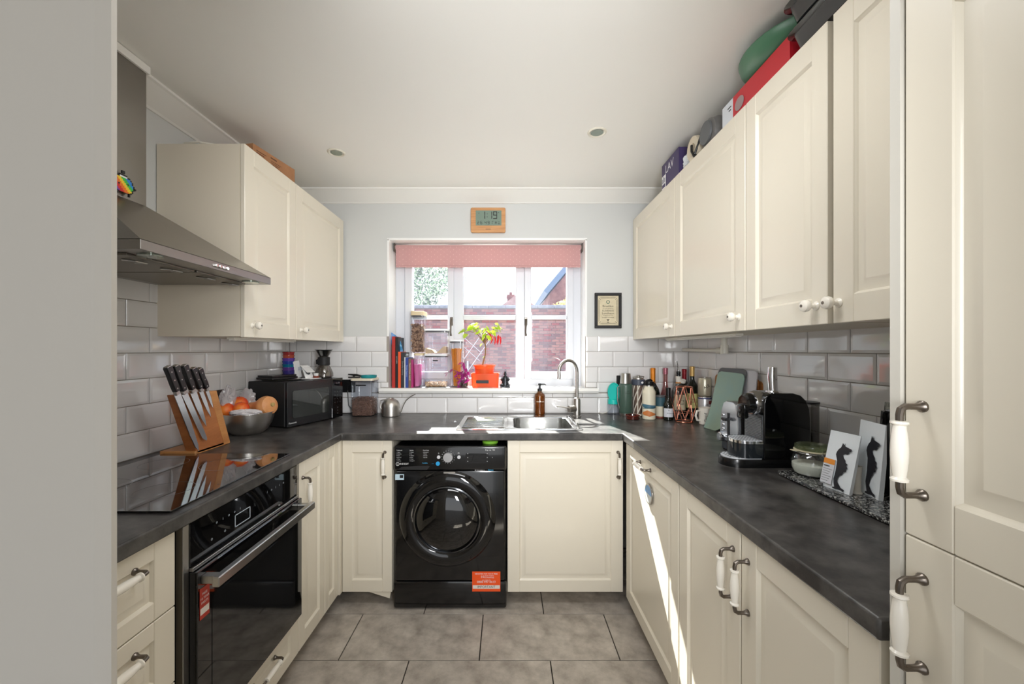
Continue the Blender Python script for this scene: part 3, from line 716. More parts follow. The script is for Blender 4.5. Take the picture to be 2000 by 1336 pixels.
# ---- extractor hood
t = thing('cooker_hood', 'stainless steel chimney cooker hood over the hob', 'cooker hood', (0, 0, 0))
hx, hy0_, hy1_ = -.982, 1.077, 1.672; z0_, z1_ = 1.604, 1.632
HS = mat('hood_steel', (150, 146, 141), .3, 1.0, bump=.02, bscale=180)
mb = MB(); cx0, cx1, cy0, cy1, cz_ = XL+.004, -1.345, 1.245, 1.50, 1.868
mb.loft([[(XL+.004, hy0_, z1_), (hx, hy0_, z1_), (hx, hy1_, z1_), (XL+.004, hy1_, z1_)], [(cx0, cy0, cz_), (cx1, cy0, cz_), (cx1, cy1, cz_), (cx0, cy1, cz_)]], 0, False, True)
mb.build('canopy', HS, t, smooth=False)
mb = MB(); mb.box(XL+.004, hx, hy0_, hy1_, z0_, z1_-.0005, 0, .001); mb.build('rim', HS, t)
mb = MB(); mb.box(cx0, cx1, cy0, cy1, cz_, ZC-.03); mb.build('chimney', HS, t, smooth=False, bev=.0015)
mb = MB(); mb.box(cx0, cx1+.008, cy0-.008, cy1+.008, ZC-.03, ZC-.002); mb.build('chimney_collar', CEIL, t, smooth=False)
mb = MB(); mb.box(-1.40, -1.06, 1.12, 1.365, z0_-.006, z0_, 0, .001); mb.box(-1.40, -1.06, 1.375, 1.63, z0_-.006, z0_, 0, .001); f_ = mb.build('grease_filter', mat('filter', (128, 122, 112), .4, .8), t)
for y in (1.17, 1.30, 1.45, 1.58): MB().tube([(-1.12, y, z0_-.008), (-1.08, y, z0_-.012), (-1.075, y+.03, z0_-.012), (-1.12, y+.04, z0_-.008)], .003, 6).build('filter_catch', STEEL, t)
for y in (1.15, 1.60):
    mb = MB(); mb.M = T(-1.02, y, z0_-.004); mb.lathe([(.03, 0), (.03, .0045)], 20); mb.build('lamp_lens', mat('lamp_glass', (150, 160, 150)), t)
for k in range(4):
    mb = MB(); mb.M = T(hx, 1.355+.017*k, 1.618) @ RY(PI/2); mb.lathe([(.0065, 0), (.0065, .006), (.005, .008)], 14); mb.build('button', CHROME, t)

# under-cupboard strip lights (off)
LM = mat('strip_housing', (226, 222, 210), .4)
for (n, l, b) in (('strip_light', 'slim white strip light under the left wall cupboards', (-1.215, -1.18, 1.74, 2.25, 1.374, 1.3895)),
                  ('strip_light', 'slim white strip light under the right wall cupboards', (.985, 1.02, 1.73, 2.50, 1.389, 1.4055))):
    t = thing(n, l, 'light', group='strip lights under wall cupboards')
    MB().box(b[0], b[1], b[2], b[3], b[4]+.005, b[5], bev=.002).build('housing', LM, t)
    MB().box(b[0]+.004, b[1]-.004, b[2]+.01, b[3]-.01, b[4], b[4]+.005, bev=.001).build('diffuser', mat('diffuser', (235, 232, 225), .5), t)
# waste pipe
t = thing('waste_pipe', 'white plastic waste pipe with elbow under the right wall cupboards', 'pipe', (0, 0, 0))
mb = MB(); mb.tube([(1.185, 2.70, 1.333), (1.185, 2.24, 1.328)], .011, 14); mb.build('pipe', mat('pipe_white', (226, 222, 210), .35), t)
mb = MB(); mb.tube([(1.185, 2.26, 1.328), (1.185, 2.20, 1.328)], .017, 16); mb.tube([(1.185, 2.19, 1.312), (1.185, 2.19, 1.36)], .020, 16); mb.tube([(1.185, 2.19, 1.36), (1.185, 2.19, 1.401)], .015, 16)
mb.build('elbow', mat('pipe_white', (226, 222, 210)), t)

# ---- wall things
def socket(name, label, loc, M, w=.146, h=.086, mats=(BLACK, PRINTW), red=False):
    t = thing(name, label, 'socket', loc); t.matrix_world = Matrix.Translation(loc) @ M
    MB().box(0, w, -.009, 0, 0, h, bev=.003).build('plate', mats[0], t)
    mb = MB(); mb.box(w*.30, w*.42, -.012, -.009, h*.55, h*.80, 0, .001); mb.box(w*.62, w*.74, -.012, -.009, h*.55, h*.80, 0, .001); mb.build('switch', mats[0] if not red else mat('neon_red', (150, 20, 20), .3), t)
    return t
socket('wall_socket', 'black double wall socket behind the microwave', (-1.165, YB-.009, 1.047), Matrix())
socket('wall_socket', 'black wall socket behind the green flask', (.737, YB-.009, 1.075), Matrix(), w=.086)
t = thing('cooker_switch', 'brown cooker switch with a red rocker on the left tiles', 'switch', (XL+.011, 1.915, 1.045), R90)
MB().box(0, .15, -.009, 0, 0, .086, bev=.003).build('plate', mat('brown_plate', (78, 68, 62), .35, .5), t)
mb = MB(); mb.box(.060, .078, -.013, -.009, .018, .052, 0, .001); mb.build('red_rocker', mat('neon_red', (150, 20, 20), .3), t)
mb = MB(); mb.box(.063, .075, -.011, -.009, .062, .070, 0, .001); mb.build('neon', mat('neon_red', (150, 20, 20)), t)

# clock
S2 = 2.70/F
t = thing('wall_clock', 'bamboo framed digital clock showing 1:19 above the window', 'clock', ((953.5-990)*S2, 2.712, 2.203))
mb = MB(); BAM = mat('bamboo', (205, 152, 98), .45, c2=(184, 128, 78), nscale=6, stretch=(1, 1, 14))
mb.M = R90X; mb.prism(rrect(.232, .166, .010, 4), 0, .022); mb.build('case', BAM, t, bev=.002)
mb = MB(); mb.M = T(.003, -.0225, .012) @ R90X; mb.prism(rrect(.172, .100, .002, 2), 0, .0008); mb.build('screen', mat('lcd', (118, 136, 122), .25), t, smooth=False)
mb = MB(); 
def seg(ch, x, z, h, w, th):
    S_ = {'1': 'bc', '9': 'abcdfg', '0': 'abcdef', '4': 'bcfg', '2': 'abged', '6': 'acdefg', 'T': 'afe', 'H': 'bcefg', 'U': 'bcdef', '7': 'abc', 'S': 'afgcd', '5': 'afgcd'}[ch]
    R_ = {'a': (x, x+w, z+h-th, z+h), 'd': (x, x+w, z, z+th), 'g': (x, x+w, z+h/2-th/2, z+h/2+th/2), 'b': (x+w-th, x+w, z+h/2+.001, z+h-.0015), 'c': (x+w-th, x+w, z+.0015, z+h/2-.001), 'f': (x, x+th, z+h/2+.001, z+h-.0015), 'e': (x, x+th, z+.0015, z+h/2-.001)}
    for q in S_: a = R_[q]; mb.box(a[0], a[1], -.0240, -.0232, a[2], a[3])
seg('1', -.042, .006, .050, .022, .0052); mb.box(-.008, -.004, -.024, -.0232, .038, .042); mb.box(-.008, -.004, -.024, -.0232, .017, .021)
seg('1', .005, .006, .050, .022, .0052); seg('9', .034, .006, .050, .026, .0052)
for i, ch in enumerate('2649THU'): seg(ch, -.072+i*.0205+(.008 if i > 1 else 0)+(.008 if i > 3 else 0), -.030, .022, .0115, .0022)
mb.box(.068, .072, -.024, -.0232, .045, .049); mb.box(-.065, -.058, -.024, -.0232, .044, .046)
mb.build('digits', PRINTK, t, smooth=False)
mb = MB(); mb.box(-.017, .017, -.0228, -.022, -.0640, -.0608); mb.build('maker_mark', mat('brown_ink', (70, 45, 30), .5), t, smooth=False)

# framed print
t = thing('framed_print', 'small black framed typographic print on the wall right of the window', 'picture', ((1188-990)*S2, 2.713, 1.334+(683-606.5)*S2))
fw, fh = .180, .238
mb = MB()
for b in ((-fw/2, fw/2, fh/2-.019, fh/2), (-fw/2, fw/2, -fh/2, -fh/2+.019), (-fw/2, -fw/2+.019, -fh/2+.019, fh/2-.019), (fw/2-.019, fw/2, -fh/2+.019, fh/2-.019)): mb.box(b[0], b[1], -.016, 0, b[2], b[3], 0, .0015)
mb.build('frame', BLACKM, t)
MB().box(-fw/2+.018, fw/2-.018, -.006, -.002, -fh/2+.018, fh/2-.018).build('paper', mat('parchment', (214, 202, 172), .7, c2=(200, 188, 158), nscale=20), t, smooth=False)
mb = MB()
def FP(x, z): return T(x, -.0068, z) @ R90X
mb.text('Breakfast', .0200, FP(0, .030)); mb.text('SECOND BREAKFAST', .0078, FP(0, .014)); mb.text('ELEVENSES', .0165, FP(0, -.001)); mb.text('Luncheon', .0210, FP(0, -.019)); mb.text('AFTERNOON TEA', .0085, FP(0, -.034)); mb.text('DINNER & SUPPER', .0105, FP(0, -.047), sx=.95)
for (a, b2, c_, d_) in ((-.052, .052, .088, .0895), (-.048, .048, .083, .084), (-.052, .052, -.0895, -.088), (-.048, .048, -.084, -.083), (-.0625, -.061, -.075, .075), (.061, .0625, -.075, .075), (-.0575, -.0565, -.070, .070), (.0565, .0575, -.070, .070)): mb.box(a, b2, -.0072, -.0062, c_, d_)
for sx in (-1, 1):
    for sz in (-1, 1): mb.tube([(sx*.061, -.0066, sz*.085), (sx*.049, -.0066, sz*.074)], .0012, 4)
mb.tube([(0, -.0066, -.078), (0, -.0066, -.062)], .0010, 4)
for dx in (-.010, -.005, 0, .005, .010): mb.tube([(0, -.0066, -.068), (dx, -.0066, -.058)], .0012, 4)
mb.tube([(-.007, -.0066, -.079), (.007, -.0066, -.079)], .001, 4)
mb.build('lettering', mat('sepia_ink', (62, 58, 46), .6), t, smooth=False)
mb = MB(); mb.M = T(0, -.0068, .058) @ R90X; mb.lathe([(.0125, 0), (.0085, 0)], 24, 0, False, False); mb.lathe([(.0025, 0), (.0001, 0)], 10, 0, False, False); mb.build('emblem', mat('green_ink', (72, 104, 88), .6), t, smooth=False)
# ================================================================== THINGS, LEFT SIDE
WOOD = mat('oiled_wood', (188, 118, 66), .42, c2=(150, 86, 44), nscale=5, stretch=(1, .6, 3), detail=8)
WOOD2 = mat('light_wood', (206, 146, 86), .42, c2=(184, 120, 66), nscale=5, stretch=(1, 1, 4), detail=8)
BLADE = mat('blade', (205, 208, 212), .16, 1.0)
# knife block: vertical slanted magnetic slab on a base board
t = thing('knife_block', 'slanted wooden magnetic knife block at the back corner of the hob', 'knife block', (-1.265, 1.631, WZ))
sh = -.085; hh = .250
mb = MB(); mb.M = frame((0, 0, 0), (0, 1, 0), (0, 0, 1))        # local x=+Y, y=Z, z=+X
mb.prism([(.012, .003), (.205, .003), (.118, hh+.0), (sh-.0, hh+.003)], -.045, 0); mb.build('slab', WOOD, t, bev=.003)
mb = MB(); mb.M = frame((0, 0, 0), (0, 1, 0), (0, 0, 1)); mb.prism([(.166, .0035), (.206, .0035), (.119, hh+.0005), (.079, hh+.001)], -.0445, .0012); mb.build('light_edge', WOOD2, t, bev=.001)
mb = MB(); mb.box(-.145, .0, .0, .205, 0, .016); mb.build('base', WOOD2, t, bev=.003)
KH = mat('knife_handle', (18, 18, 20), .3)
knives = [((346, 769), (388, 881), (327, 716), .028, 'slicing'), ((360, 768), (402, 862), (342, 714), .027, 'carving'), ((377, 765), (403, 833), (359, 713), .031, 'cook'), ((392, 763), (412, 815), (376, 719), .021, 'utility'), ((404, 762), (416, 797), (388, 720), .017, 'paring')]
for i, (b_, tip, top_, bw, nm) in enumerate(knives):
    lab = ('long straight slicing knife, leftmost on the wooden block', 'long carving knife with curved tip, second from the left on the block', 'broad cook knife in the middle of the wooden block', 'slim pointed utility knife, fourth on the wooden block', 'shortest paring knife, rightmost on the wooden block')[i]
    Bp, Tp, Hp = (Vector(on_x(-1.255, *q)) for q in (b_, tip, top_))
    t = thing('kitchen_knife', lab, 'knife', Bp, group='knives on the magnetic block')
    d = (Tp-Bp); L = d.length; d.normalize(); hd = (Hp-Bp); hl = hd.length
    # blade: local x along d (down), y across (towards +Y)
    M = frame((0, 0, 0), d, Vector((0, 1, 0))); 
    if (M.to_3x3() @ Vector((0, 0, 1))).x < 0: pass
    mb = MB(); mb.M = M; w = bw
    if nm == 'carving': poly = [(0, -w/2), (L*.6, -w/2+.002), (L*.9, -w*.35), (L, w*.15), (L*.97, w*.42), (L*.8, w/2), (0, w/2)]
    elif nm == 'slicing': poly = [(0, -w/2), (L*.7, -w*.42), (L*.92, -w*.25), (L, w*.02), (L*.9, w*.30), (L*.5, w/2), (0, w/2)]
    else: poly = [(0, -w/2), (L*.4, -w*.45), (L*.75, -w*.28), (L, 0), (L*.85, w*.22), (L*.45, w*.45), (0, w/2)]
    mb.prism(poly, -.0015, .0008); mb.build('blade', BLADE, t, smooth=False)
    mb = MB(); mb.M = M; mb.box(-.012, .004, -w*.36, w*.36, -.007, .006, 0, .002); mb.build('bolster', STEEL, t)
    M2 = frame((0, 0, 0), -hd, Vector((0, 1, 0)))
    mb = MB(); mb.M = M2; h = .0115
    mb.prism([(-.010, -h*.8), (-hl*.35, -h), (-hl*.75, -h*1.05), (-hl*.97, -h*1.25), (-hl, -h*.9), (-hl, h*.9), (-hl*.93, h*1.2), (-hl*.6, h*.9), (-hl*.3, h*1.15), (-.010, h*.9)], -.009, .009)
    hn = mb.build('handle', KH, t, bev=.003)
    mb = MB(); mb.M = M2
    for q in (.2, .5, .8):
        Mq = mb.M; mb.M = Mq @ T(-hl*q, 0, 0); mb.lathe([(.0028, -.0096), (.0028, .0096)], 10); mb.M = Mq
    mb.prism([(-hl-.001, -h*.8), (-hl+.004, -h*.8), (-hl+.004, h*.8), (-hl-.001, h*.8)], -.0085, .0085)
    mb.build('rivet', STEEL, hn)

# bowl with squash, peaches, bags
bx_, by_ = -1.325, 2.055
t = thing('mixing_bowl', 'brushed steel bowl of fruit beside the microwave', 'bowl', (bx_, by_, WZ))
mb = MB(); prof = [(.062, 0), (.070, .003), (.090, .022), (.108, .052), (.117, .085), (.121, .108), (.126, .1095), (.126, .1115), (.119, .1105), (.114, .085), (.104, .052), (.086, .024), (.060, .006)]
mb.lathe(prof, 48, 0, True, True); mb.build('bowl', mat('bowl_steel', (214, 210, 204), .30, 1.0), t)
t = thing('butternut_squash', 'pale orange butternut squash resting in the steel bowl', 'squash', (bx_+.045, by_+.035, WZ+.128))
mb = MB(); mb.M = RZ(-.35) @ RY(1.35)
prof = [(.004, -.115), (.022, -.112), (.036, -.098), (.040, -.075), (.036, -.045), (.036, -.02), (.042, .005), (.050, .028), (.052, .048), (.045, .068), (.028, .080), (.006, .083)]
mb.lathe(prof, 28); mb.M = mb.M; mb.build('flesh', mat('squash', (222, 160, 104), .45, c2=(208, 140, 84), nscale=25), t)
mb = MB(); mb.M = RZ(-.35) @ RY(1.35) @ T(0, 0, .081); mb.lathe([(.011, 0), (.008, .006), (.010, .010), (.006, .011)], 10); mb.build('stem', mat('squash_stem', (176, 150, 92), .8), t)
PEACH = mat('peach', (222, 74, 32), .45, c2=(240, 150, 50), nscale=9, lo=.45, hi=.75)
for x, y, z, r, l in ((-.072, -.058, .128, .039, 'orange red fruit at the front left of the steel bowl'), (-.052, .014, .150, .039, 'topmost red fruit in the steel bowl'), (-.008, -.038, .131, .037, 'orange fruit next to the squash in the steel bowl')):
    t = thing('nectarine', l, 'fruit', (bx_+x, by_+y, WZ+z), group='nectarines in the bowl')
    MB().ball((0, 0, 0), r, 20, 14, sc=(1, 1, .93)).build('fruit', PEACH, t)
    mb = MB(); mb.M = T(0, 0, r*.90); mb.lathe([(.004, -.003), (.002, .002)], 8); mb.build('stalk', mat('stalk', (90, 70, 40), .8), t)
# crumpled bags
def crumple(name, label, loc, rx, ry, rz_, m, seed, amp=.25, seg=28, rings=18, cat='bag', stretch=None):
    random.seed(seed); t = thing(name, label, cat, loc)
    mb = MB(); off = Vector((seed*3.1, seed*1.7, 0)); seg, rings = 44, 30
    loops = []
    for j in range(1, rings):
        a = PI*j/rings; row = []
        for i in range(seg):
            b = 2*PI*i/seg; d = Vector((math.sin(a)*math.cos(b), math.sin(a)*math.sin(b), -math.cos(a)))
            k = 1+amp*(2.2*(abs(noise.noise(d*1.6+off))-.2)+1.6*(abs(noise.noise(d*3.7+off))-.2)+.9*(abs(noise.noise(d*8+off))-.2))
            tp = 1.0 if not stretch else (1-stretch*max(0, d.z))
            row.append((rx*k*d.x*tp, ry*k*d.y*tp, rz_*d.z*k))
        loops.append(row)
    mb.loft(loops); o = mb.build('film', m, t, ang=28); return t
POLY = clear('poly_bag', (240, 240, 242), .10, .50, (245, 243, 245), .12, .7)
crumple('plastic_bag', 'clear crumpled plastic bag standing at the left of the steel bowl', (bx_-.085, by_-.020, WZ+.155), .034, .062, .082, POLY, 4, .22, stretch=.45)
crumple('plastic_bag', 'clear plastic bag sticking up behind the fruit', (bx_-.050, by_+.072, WZ+.165), .042, .022, .05, POLY, 9, .15)
crumple('carrier_bag', 'crumpled white carrier bag on the front rim of the steel bowl', (bx_+.030, by_-.068, WZ+.118), .075, .036, .016, mat('white_bag', (228, 224, 226), .4), 12, .18)

# microwave
u = Vector((.341, .94, 0)).normalized()
ang = math.atan2(u.y, u.x)
t = thing('microwave', 'black microwave oven set at an angle in the left corner', 'microwave', (-1.181, 2.164, WZ+.008), ang)
# local x = along the front, local y = into the body ( +y is to the left/back )
W, D, H = .411, .296, .243
MB().box(0, W, .02, D, 0, H-.001, bev=.004).build('body', BLACKM, t)
mb = MB(); mb.box(0, .318, 0, .02, 0, H, 0, .002); dr = mb.build('door', mat('mw_door', (26, 26, 28), .22), t)
mb = MB(); mb.M = frame((.030, -.0008, .045), (1, 0, 0), (0, 0, 1)); mb.prism(rrect(.262, .150, .012, 4, .131, .075), 0, .002); mb.build('viewing_window', mat('mw_window', (36, 40, 38), .04, coat=.6), dr, smooth=False)
mb = MB(); mb.box(.320, W, 0, .02, 0, H, 0, .002); mb.build('control_panel', BGLASS, t)
mb = MB(); mb.text('Panasonic', .013, T(.033, -.0006, .020) @ R90X); mb.build('lettering', PRINTW, dr, smooth=False)
mb = MB(); mb.text('1:19', .018, T(.366, -.0006, .212) @ R90X)
for r_ in range(4):
    for c_ in range(3): mb.text(str((r_*3+c_+1) % 10), .009, T(.343+c_*.022, -.0006, .160-r_*.022) @ R90X)
for r_ in range(3): mb.text('o', .014, T(.366, -.0006, .062-r_*.018) @ R90X)
mb.build('keypad', mat('grey_print', (130, 130, 132), .5), t, smooth=False)
mb = MB(); mb.box(.03, .05, .03, .05, -.008, 0); mb.box(W-.05, W-.03, .03, .05, -.008, 0); mb.box(.03, .05, D-.05, D-.03, -.008, 0); mb.box(W-.05, W-.03, D-.05, D-.03, -.008, 0); mb.build('foot', BLACK, t, smooth=False)
MZ = WZ+.008+H
def onmw(a, b): return (-1.181+u.x*a-u.y*b, 2.164+u.y*a+u.x*b, MZ)
t = thing('round_tray', 'round silver tray under the kitchen scale on the microwave', 'tray', onmw(.125, .185))
MB().lathe([(.092, 0), (.103, .005), (.104, .007), (.092, .004)], 40).build('tray', STEELR, t)
t = thing('kitchen_scale', 'flat black kitchen scale on top of the microwave', 'scale', (*onmw(.10, .19)[:2], MZ+.0075), ang)
MB().box(-.085, .085, -.065, .065, 0, .014, bev=.004).build('base', BLACK, t); MB().box(-.080, .080, -.060, .060, .0145, .025, bev=.003).build('platform', mat('scale_top', (30, 30, 32), .25), t)
CUPS = [('indigo', (70, 60, 140)), ('purple', (110, 70, 160)), ('turquoise', (20, 130, 165)), ('blue', (50, 80, 180)), ('violet', (120, 80, 190)), ('orange', (205, 95, 70)), ('red', (180, 60, 60))]
bp = onmw(.215, .235)
for i, (n, c) in enumerate(CUPS):
    z = MZ+.0+i*.0185
    t = thing('tumbler', '%s translucent plastic tumbler, %s in the stack on the microwave' % (n, ('lowest', 'second', 'third', 'middle', 'fifth', 'second from top', 'topmost')[i]), 'cup', (bp[0], bp[1], z), group='stacked coloured tumblers')
    r = .034 if i < 5 else .032
    MB().lathe([(r-.006, .001), (r, .052), (r-.0015, .052), (r-.0075, .003)], 28, 0, True, True).build('cup', translucent('cup_'+n, c, .35, .15), t)
    MB().lathe([(r-.0004, .047), (r+.0012, .049), (r+.0012, .052), (r-.0004, .052)], 28, 0, False, False).build('rim', MATS['cup_'+n], t)
# white filter stand and white box
t = thing('filter_holder', 'white folded metal filter holder with round hole on the microwave', 'filter holder', onmw(.262, .120), ang)
mb = MB()
mb.M = frame((0, 0, .003), (1, 0, 0), (0, .45, 1)); mb.box(-.030, .030, 0, .082, 0, .003)
mb.M = Matrix(); mb.box(-.04, .045, -.05, .05, 0, .004)
mb.M = frame((-.030, .042, .082), (1, 0, 0), (0, -.75, -.55)); mb.box(0, .060, 0, .070, 0, .003)
mb.build('stand', WHITE, t, bev=.0008)
mb = MB(); mb.M = frame((0, .012, .040), (1, 0, 0), (0, .45, 1)); mb.lathe([(.017, .0008), (.017, -.0004)], 24); mb.build('hole', GREYP, t)
t = thing('filter_box', 'white upright carton leaning behind the filter holder', 'box', onmw(.262, .215), ang)
mb = MB(); mb.M = RY(-.22); mb.box(-.022, .022, -.016, .016, .0045, .112, 0, .002); mb.build('carton', WHITE, t)
MB().box(-.012, .030, -.0172, -.0162, .05, .07).build('printed_band', mat('grey_band', (200, 205, 212), .5), t, smooth=False)
t = thing('espresso_cup', 'little red and white cup on the white stand', 'cup', (*onmw(.290, .095)[:2], MZ+.0045))
MB().lathe([(.016, 0), (.018, .008), (.018, .012), (.0, .012)], 20, 0, True, False).build('base', mat('rust', (130, 62, 44), .4), t); MB().lathe([(.012, .012), (.014, .026), (.012, .028)], 16).build('cup', WHITE, t)
# coffee brewer
t = thing('pour_over_brewer', 'glass pour-over coffee carafe with black collar on the microwave', 'coffee brewer', onmw(.362, .105))
CG = clear('carafe_glass', (225, 222, 218), .12, .02)
MB().lathe([(.040, 0), (.056, .008), (.055, .030), (.040, .066), (.030, .080), (.031, .086), (.0295, .086), (.038, .066), (.053, .030), (.053, .010), (.038, .003)], 32, 0, True, True).build('carafe', CG, t)
MB().lathe([(.030, .078), (.036, .082), (.035, .105), (.036, .128), (.030, .132)], 28).build('collar', BLACKM, t)
MB().lathe([(.026, .132), (.048, .172), (.050, .174), (.046, .173), (.024, .134)], 32, 0, False, False).build('filter_cone', CG, t)
MB().lathe([(.024, .134), (.044, .170), (.053, .1745), (.053, .1765), (.043, .175), (.02, .136)], 32, 0, True, True).build('black_filter', BLACK, t)
mb = MB(); mb.tube([(-.034, .01, .12), (-.052, .015, .11), (-.050, .014, .085)], .006, 8); mb.build('grip', BLACK, t)
mb = MB()
for k in range(5): mb.text('_', .012, T(0, -.056+.003*k, .028+.009*k) @ R90X)
mb.build('level_marks', PRINTW, t, smooth=False)
# coffee bean canister
t = thing('food_canister', 'square clear canister of small brown pellets with cream lid', 'canister', (-1.0, 2.567, WZ))
w, d, h = .142, .132, .243
def canister(t, w, d, h, lidm, fill=None, fm=None, lid=.02, seal=True, tray=False):
    mb = MB(); mb.M = T(w/2, d/2, 0)
    mb.loft([[(x, y, 0) for x, y in rrect(w*.94, d*.94, .012)], [(x, y, .004) for x, y in rrect(w*.97, d*.97, .014)], [(x, y, h-lid) for x, y in rrect(w, d, .014)]], 0, True, False)
    mb.build('tub', PLAS, t)
    if seal:
        mb = MB(); mb.M = T(w/2, d/2, 0); mb.loft([[(x, y, h-lid-.010) for x, y in rrect(w*.93, d*.93, .012)], [(x, y, h-lid) for x, y in rrect(w*.93, d*.93, .012)]]); mb.build('seal', mat('grey_seal', (84, 82, 84), .5), t)
    mb = MB(); mb.M = T(w/2, d/2, 0); mb.loft([[(x, y, h-lid+.0005) for x, y in rrect(w*1.03, d*1.03, .016)], [(x, y, h-.003) for x, y in rrect(w*1.03, d*1.03, .016)], [(x, y, h) for x, y in rrect(w*.98, d*.98, .014)]]); mb.build('lid', lidm, t)
LIDC = mat('cream_lid', (224, 214, 192), .4)
canister(t, w, d, h, LIDC, lid=.014)
BEAN = mat('coffee_bean', (112, 84, 72), .35, c2=(140, 108, 92), nscale=40)
random.seed(21); mb = MB(); N_ = 0
base_b = MB(); 
for k in range(1500):
    side = random.choice('ffftr')
    if side == 'f': x, y, z = random.uniform(.008, w-.010), .009, random.uniform(.006, .105+.012*math.sin(14*random.random()))
    elif side == 'r': x, y, z = w-.010, random.uniform(.008, d-.01), random.uniform(.006, .105)
    else: x, y, z = random.uniform(.01, w-.01), random.uniform(.01, d-.01), random.uniform(.098, .118)
    M = T(x, y, z) @ RZ(random.uniform(0, 6)) @ RX(random.uniform(0, 6)); mb.M = M
    a, b_, c_ = .0052, .0038, .0030
    v = [mb.v(p) for p in ((a, 0, 0), (0, b_, 0), (-a, 0, 0), (0, -b_, 0), (0, 0, c_), (0, 0, -c_))]
    for q in ((0, 1, 4), (1, 2, 4), (2, 3, 4), (3, 0, 4), (1, 0, 5), (2, 1, 5), (3, 2, 5), (0, 3, 5)): mb.f([v[i] for i in q])
mb.M = Matrix(); mb.box(.010, w-.012, .011, d-.012, .006, .100)
o = mb.build('pellets', BEAN, t, smooth=False); o['kind'] = 'stuff'
MB().box(.035, .100, -.0012, 0, .196, .204).build('label_strip', BLACK, t, smooth=False)
t = thing('collapsible_scoop', 'teal and black folding scoop lying on the canister of brown pellets', 'scoop', (-.905, 2.632, WZ+h))
MB().lathe([(.045, .0), (.050, .006), (.051, .018), (.047, .018), (.046, .007), (.0, .005)], 30, 0, True, False).build('rim', mat('teal_rubber', (20, 135, 140), .45), t)
MB().lathe([(.0, .0062), (.045, .008)], 30, 0, False, False).build('inner_cup', mat('blue_rubber', (30, 160, 190), .45), t)
mb = MB(); mb.tube([(-.045, 0, .012), (-.08, -.005, .020), (-.13, -.01, .024)], [.006, .007, .004], 8); mb.tube([(-.05, -.015, .004), (-.09, -.03, .006), (-.12, -.035, .006)], [.005, .005, .004], 8); mb.box(-.093, -.086, -.03, -.005, .006, .018); mb.build('handle', BLACK, t)
# watering can
t = thing('watering_can', 'small brushed steel dome watering can with thin curved spout', 'watering can', (-.752, 2.605, WZ))
mb = MB(); prof = [(.054, 0), (.058, .004), (.058, .060)]+[(.058*math.cos(a*PI/16)**.75, .060+.050*math.sin(a*PI/16)) for a in range(1, 7)]+[(.020, .1125), (.018, .1135), (.016, .108)]
mb.lathe(prof, 36); mb.build('body', STEELR, t)
mb = MB(); mb.tube([(.054, 0, .018), (.068, -.002, .030), (.080, -.005, .065), (.100, -.01, .100), (.135, -.018, .128), (.165, -.024, .142)], [.005, .0045, .0038, .0035, .003, .0028], 8); mb.build('spout', STEELR, t)
mb = MB(); mb.tube([(-.030, 0, .105), (-.064, 0, .10), (-.068, 0, .06), (-.057, 0, .03)], .0035, 8); mb.build('handle', STEELR, t)
# cable by the canister
t = tag(MB().tube([(-1.07, 2.70, 1.06), (-1.06, 2.695, .96), (-1.03, 2.69, .925), (-1.01, 2.70, .912), (-1.06, 2.66, .911), (-1.10, 2.67, .911)], .0035, 6).build('power_cable', BLACK), 'black power cable trailing behind the microwave', 'cable')

# ---- hood top ornament: a generic bead-work beetle in rainbow stripes
t = thing('bead_ornament', 'rainbow striped bead-work ornament leaning on the hood chimney', 'ornament', (-1.335, 1.395, 1.872), R90)
cols = [(220, 40, 40), (240, 120, 30), (245, 210, 50), (60, 190, 80), (40, 130, 220), (120, 60, 180), (20, 20, 22), (240, 240, 240)]
mb = MB(); b0 = .0055
for i in range(-7, 8):
    for j in range(0, 12):
        e = (i/7.2)**2+((j-4)/6.6)**2
        if e > 1: continue
        c = 6 if e > .74 else (7 if (j == 9) else (i+j+20)//3 % 6)
        if (i, j) in ((-3, 4), (3, 5)): c = 6
        mb.box(i*b0-.0026, i*b0+.0026, -.005, 0, .010+j*b0, .010+j*b0+.0052, c)
for i in (-4, 4): mb.box(i*b0-.0026, i*b0+.0026, -.005, 0, -.001, .012, 6)
mb.box(6.8*b0, 8.6*b0, -.005, 0, .030, .036, 6); mb.box(-1*b0, 1*b0, -.005, 0, .073, .083, 6)
mb.build('beads', [mat('bead%d' % i, c, .35) for i, c in enumerate(cols)], t, smooth=False)

# ---- on top of the left cupboards
t = thing('cardboard_box', 'flat brown cardboard box on top of the left wall cupboards', 'box', (-1.175, 1.860, LZ1), R90-.17)
CB = mat('cardboard', (172, 124, 86), .8, c2=(160, 112, 76), nscale=12)
MB().box(0, .28, 0, .20, 0, .092).build('carton', CB, t, smooth=False)
mb = MB(); mb.box(.01, .27, .092, .108, .0922, .0928); mb.build('tape', mat('tape', (190, 150, 105), .3), t, smooth=False)
mb = MB()
for i in range(5): mb.box(.11, .18-.01*(i % 3), -.0008, 0, .060-.008*i, .062-.008*i)
mb.box(.11, .22, -.0008, 0, .014, .016); mb.box(.02, .08, -.0008, 0, .068, .071); mb.box(.02, .07, -.0008, 0, .058, .061); mb.box(.11, .15, -.0008, 0, .074, .079)
mb.build('printing', mat('brown_print', (90, 56, 36), .7), t, smooth=False)
tag(MB().tube([(-1.40, 1.72, LZ1+.004), (-1.36, 1.70, LZ1+.010), (-1.30, 1.695, LZ1+.012), (-1.24, 1.71, LZ1+.008), (-1.20, 1.76, LZ1+.004)], .004, 8).build('cable', LM), 'pale cable lying on top of the left wall cupboards', 'cable')

